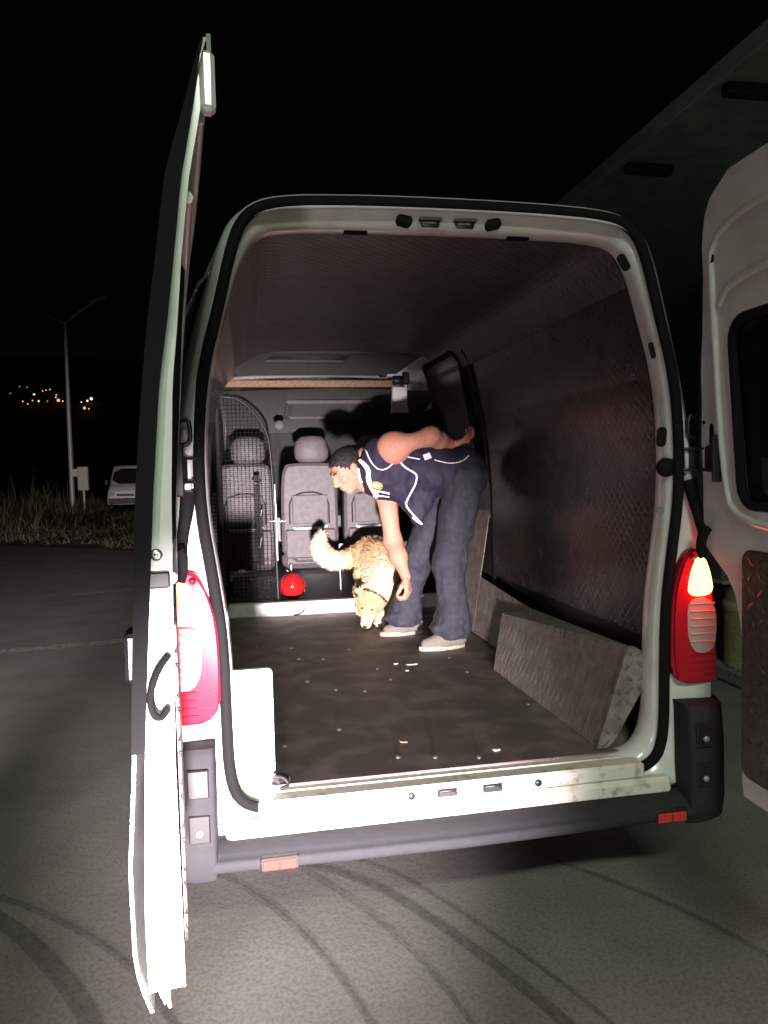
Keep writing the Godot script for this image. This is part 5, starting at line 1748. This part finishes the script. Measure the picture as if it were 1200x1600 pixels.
func dog() -> void:
	var d := thing("dog", "shaggy tan and cream dog with its head down and tail curled, held by the person", "dog", Vector3(.2, .635, -2.55))
	var o := d.position
	var rump := Vector3(.205, 1.075, -2.80)
	var back := Vector3(.215, 1.035, -2.60)
	var chest := Vector3(.215, .915, -2.44)
	var neck := Vector3(.150, .855, -2.37)
	var head := Vector3(.098, .785, -2.335)
	var muz := Vector3(.068, .690, -2.295)
	var coat := [cap(rump, back, .098, .105), cap(back, chest, .11, .125), ell(chest + Vector3(0, -.03, .01), Vector3(.10, .12, .10)), cap(chest, neck, .105, .080), cap(neck, head, .080, .072), cap(Vector3(.21, .95, -2.55), Vector3(.205, 1.0, -2.72), .10, .085),
		# fore legs down to the floor, hind legs with their hocks
		cap(Vector3(.165, .87, -2.44), Vector3(.170, .76, -2.46), .048, .034), cap(Vector3(.170, .76, -2.46), Vector3(.175, .665, -2.40), .032, .026), cap(Vector3(.175, .655, -2.41), Vector3(.172, .652, -2.365), .026, .024),
		cap(Vector3(.275, .87, -2.44), Vector3(.285, .76, -2.45), .048, .034), cap(Vector3(.285, .76, -2.45), Vector3(.292, .665, -2.39), .032, .026), cap(Vector3(.292, .655, -2.40), Vector3(.292, .652, -2.355), .026, .024),
		cap(rump + Vector3(-.055, -.01, .02), Vector3(.125, .93, -2.72), .085, .055), cap(Vector3(.125, .93, -2.72), Vector3(.110, .80, -2.83), .045, .030), cap(Vector3(.110, .80, -2.83), Vector3(.108, .665, -2.80), .028, .024), cap(Vector3(.108, .655, -2.80), Vector3(.106, .652, -2.75), .025, .023),
		cap(rump + Vector3(.065, -.01, .02), Vector3(.285, .93, -2.72), .085, .055), cap(Vector3(.285, .93, -2.72), Vector3(.295, .80, -2.83), .045, .030), cap(Vector3(.295, .80, -2.83), Vector3(.297, .665, -2.80), .028, .024), cap(Vector3(.297, .655, -2.80), Vector3(.299, .652, -2.75), .025, .023)]
	var tail := []
	var tp := smooth_path([rump + Vector3(-.02, .02, -.06), Vector3(.10, 1.06, -2.86), Vector3(.02, 1.02, -2.86), Vector3(-.075, 1.015, -2.85), Vector3(-.145, 1.065, -2.84), Vector3(-.168, 1.14, -2.83), Vector3(-.150, 1.205, -2.83)], 1)
	for i in tp.size() - 1:
		var a := float(i) / (tp.size() - 1)
		tail.append(cap(tp[i], tp[i + 1], lerpf(.040, .048, sin(a * PI)) * (1.0 - .45 * maxf(a - .7, 0) / .3), lerpf(.040, .048, sin((a + .08) * PI)) * (1.0 - .45 * maxf(a - .62, 0) / .3)))
	var f := (muz - head).normalized()
	var rt := f.cross(Vector3(-.35, .25, .9)).normalized()
	var hb := Basis(rt, f.cross(rt) * -1.0, f)
	var crown := hb.y if hb.y.z > 0 else -hb.y
	var skull := [ell(head, Vector3(.070, .068, .078), hb), cap(head + f * .04, muz, .046, .030), cap(muz - f * .01, muz + f * .012, .031, .026), ell(head + rt * .035 - f * .0, Vector3(.03, .03, .045), hb), ell(head - rt * .035, Vector3(.03, .03, .045), hb),
		cap(neck, head, .076, .066)]
	for s in [-1, 1]:
		skull.append(cap(head + rt * s * .050 - f * .045 + crown * .025, head + rt * s * .088 - f * .082 + crown * .045, .026, .008))
	var fn := FastNoiseLite.new()
	fn.seed = 21
	fn.frequency = 16.0
	fn.fractal_octaves = 3
	var shag := func(p): return fn.get_noise_3d(p.x * 1.6, p.y * .7, p.z * 1.6) * .016
	var body := joined([nets(coat, .05, .011, [], shag), nets(tail, .03, .010, [], shag), nets(skull, .022, .006, [], func(p): return fn.get_noise_3dv(p) * .004)])
	var tint := func(p: Vector3) -> Color:
		var cream := Color(.70, .60, .44)
		var tan := Color(.52, .32, .15)
		var w := fn.get_noise_3dv(p * .35) * .35
		var t := 0.0
		var hd := p.distance_to(head)
		if hd < .13: t = maxf(t, clampf((.13 - hd) / .04, 0, 1) * (.85 if (p - muz).length() > .05 else .35))
		var fl := clampf((p.y - .985 + w * .2) / .07, 0, 1) * clampf((p.x + .02) / .06, 0, 1) * clampf((-2.42 - p.z) / .08, 0, 1)
		t = maxf(t, fl * .75)
		if p.x < .165 and p.y > .70 and p.z < -2.62 and p.x > .03: t = maxf(t, .7)
		t = clampf(t + w * .5, 0, 1)
		return cream.lerp(tan, t)
	var bm := mesh_of(body, tint)
	var bo := put_at(bm, "body", M.fur, d, o)
	# fur: tapering tufts lying along the coat
	var st := st_new()
	st.set_smooth_group(-1)
	for s in 2:
		var side := Vector3(.0022, 0, 0) if s == 0 else Vector3(0, .0022, 0)
		st.add_vertex(-side); st.add_vertex(side); st.add_vertex(Vector3(0, 0, .028))
	st.generate_normals()
	var mm := MultiMesh.new()
	mm.transform_format = MultiMesh.TRANSFORM_3D
	mm.use_colors = true
	mm.mesh = st.commit()
	var nrm := normals_of(body)
	var count := 15000
	mm.instance_count = count
	for i in count:
		var k: int = (rng.randi() % int(body.i.size() / 3)) * 3
		var a: Vector3 = body.v[body.i[k]]
		var b: Vector3 = body.v[body.i[k + 1]]
		var c: Vector3 = body.v[body.i[k + 2]]
		var u := rng.randf()
		var w := rng.randf()
		if u + w > 1.0:
			u = 1.0 - u; w = 1.0 - w
		var p := a + (b - a) * u + (c - a) * w
		var n: Vector3 = nrm[body.i[k]]
		var flow := Vector3(0, -.75, -.1) if p.x > .03 else (Vector3(-.4, -.5, .2))
		if p.distance_to(head) < .12: flow = -f * .9
		flow = flow - n * flow.dot(n)
		var dir := (n * .55 + flow * .9 + Vector3(rng.randf() - .5, rng.randf() - .5, rng.randf() - .5) * .45).normalized()
		var sx := dir.cross(Vector3(.3, .5, .8)).normalized()
		var ln := rng.randf_range(.6, 1.2) * (.45 if p.distance_to(muz) < .08 or p.y < .74 else 1.0)
		mm.set_instance_transform(i, Transform3D(Basis(sx, dir.cross(sx), dir * ln), p - n * .003 - o))
		mm.set_instance_color(i, tint.call(p) * rng.randf_range(.85, 1.1))
	var fo := MultiMeshInstance3D.new()
	fo.name = "fur"
	fo.multimesh = mm
	fo.material_override = M.fur
	fo.set_meta("kind", "stuff")
	bo.add_child(fo)
	# nose and eyes
	put_at(mesh_of(nets([ell(muz + f * .036 + crown * .012, Vector3(.015, .012, .012), hb)], .005, .004)), "nose", M.dog_nose, d, o)
	for s in [-1, 1]:
		put_at(mesh_of(nets([ell(head + f * .040 + rt * s * .033 + crown * .052, Vector3(.009, .009, .008), hb)], .004, .0032)), "eye", M.dog_nose, d, o)
	# collar
	st = st_new()
	var ring := []
	var ax := (head - neck).normalized()
	var e1 := ax.cross(Vector3.UP).normalized()
	var e2 := ax.cross(e1)
	for k in 24: ring.append(neck.lerp(head, .35) + (e1 * cos(TAU * k / 24) + e2 * sin(TAU * k / 24)) * .086 - o)
	tube(st, ring, .010, 6, true)
	done(st, "collar", M.leather, d)
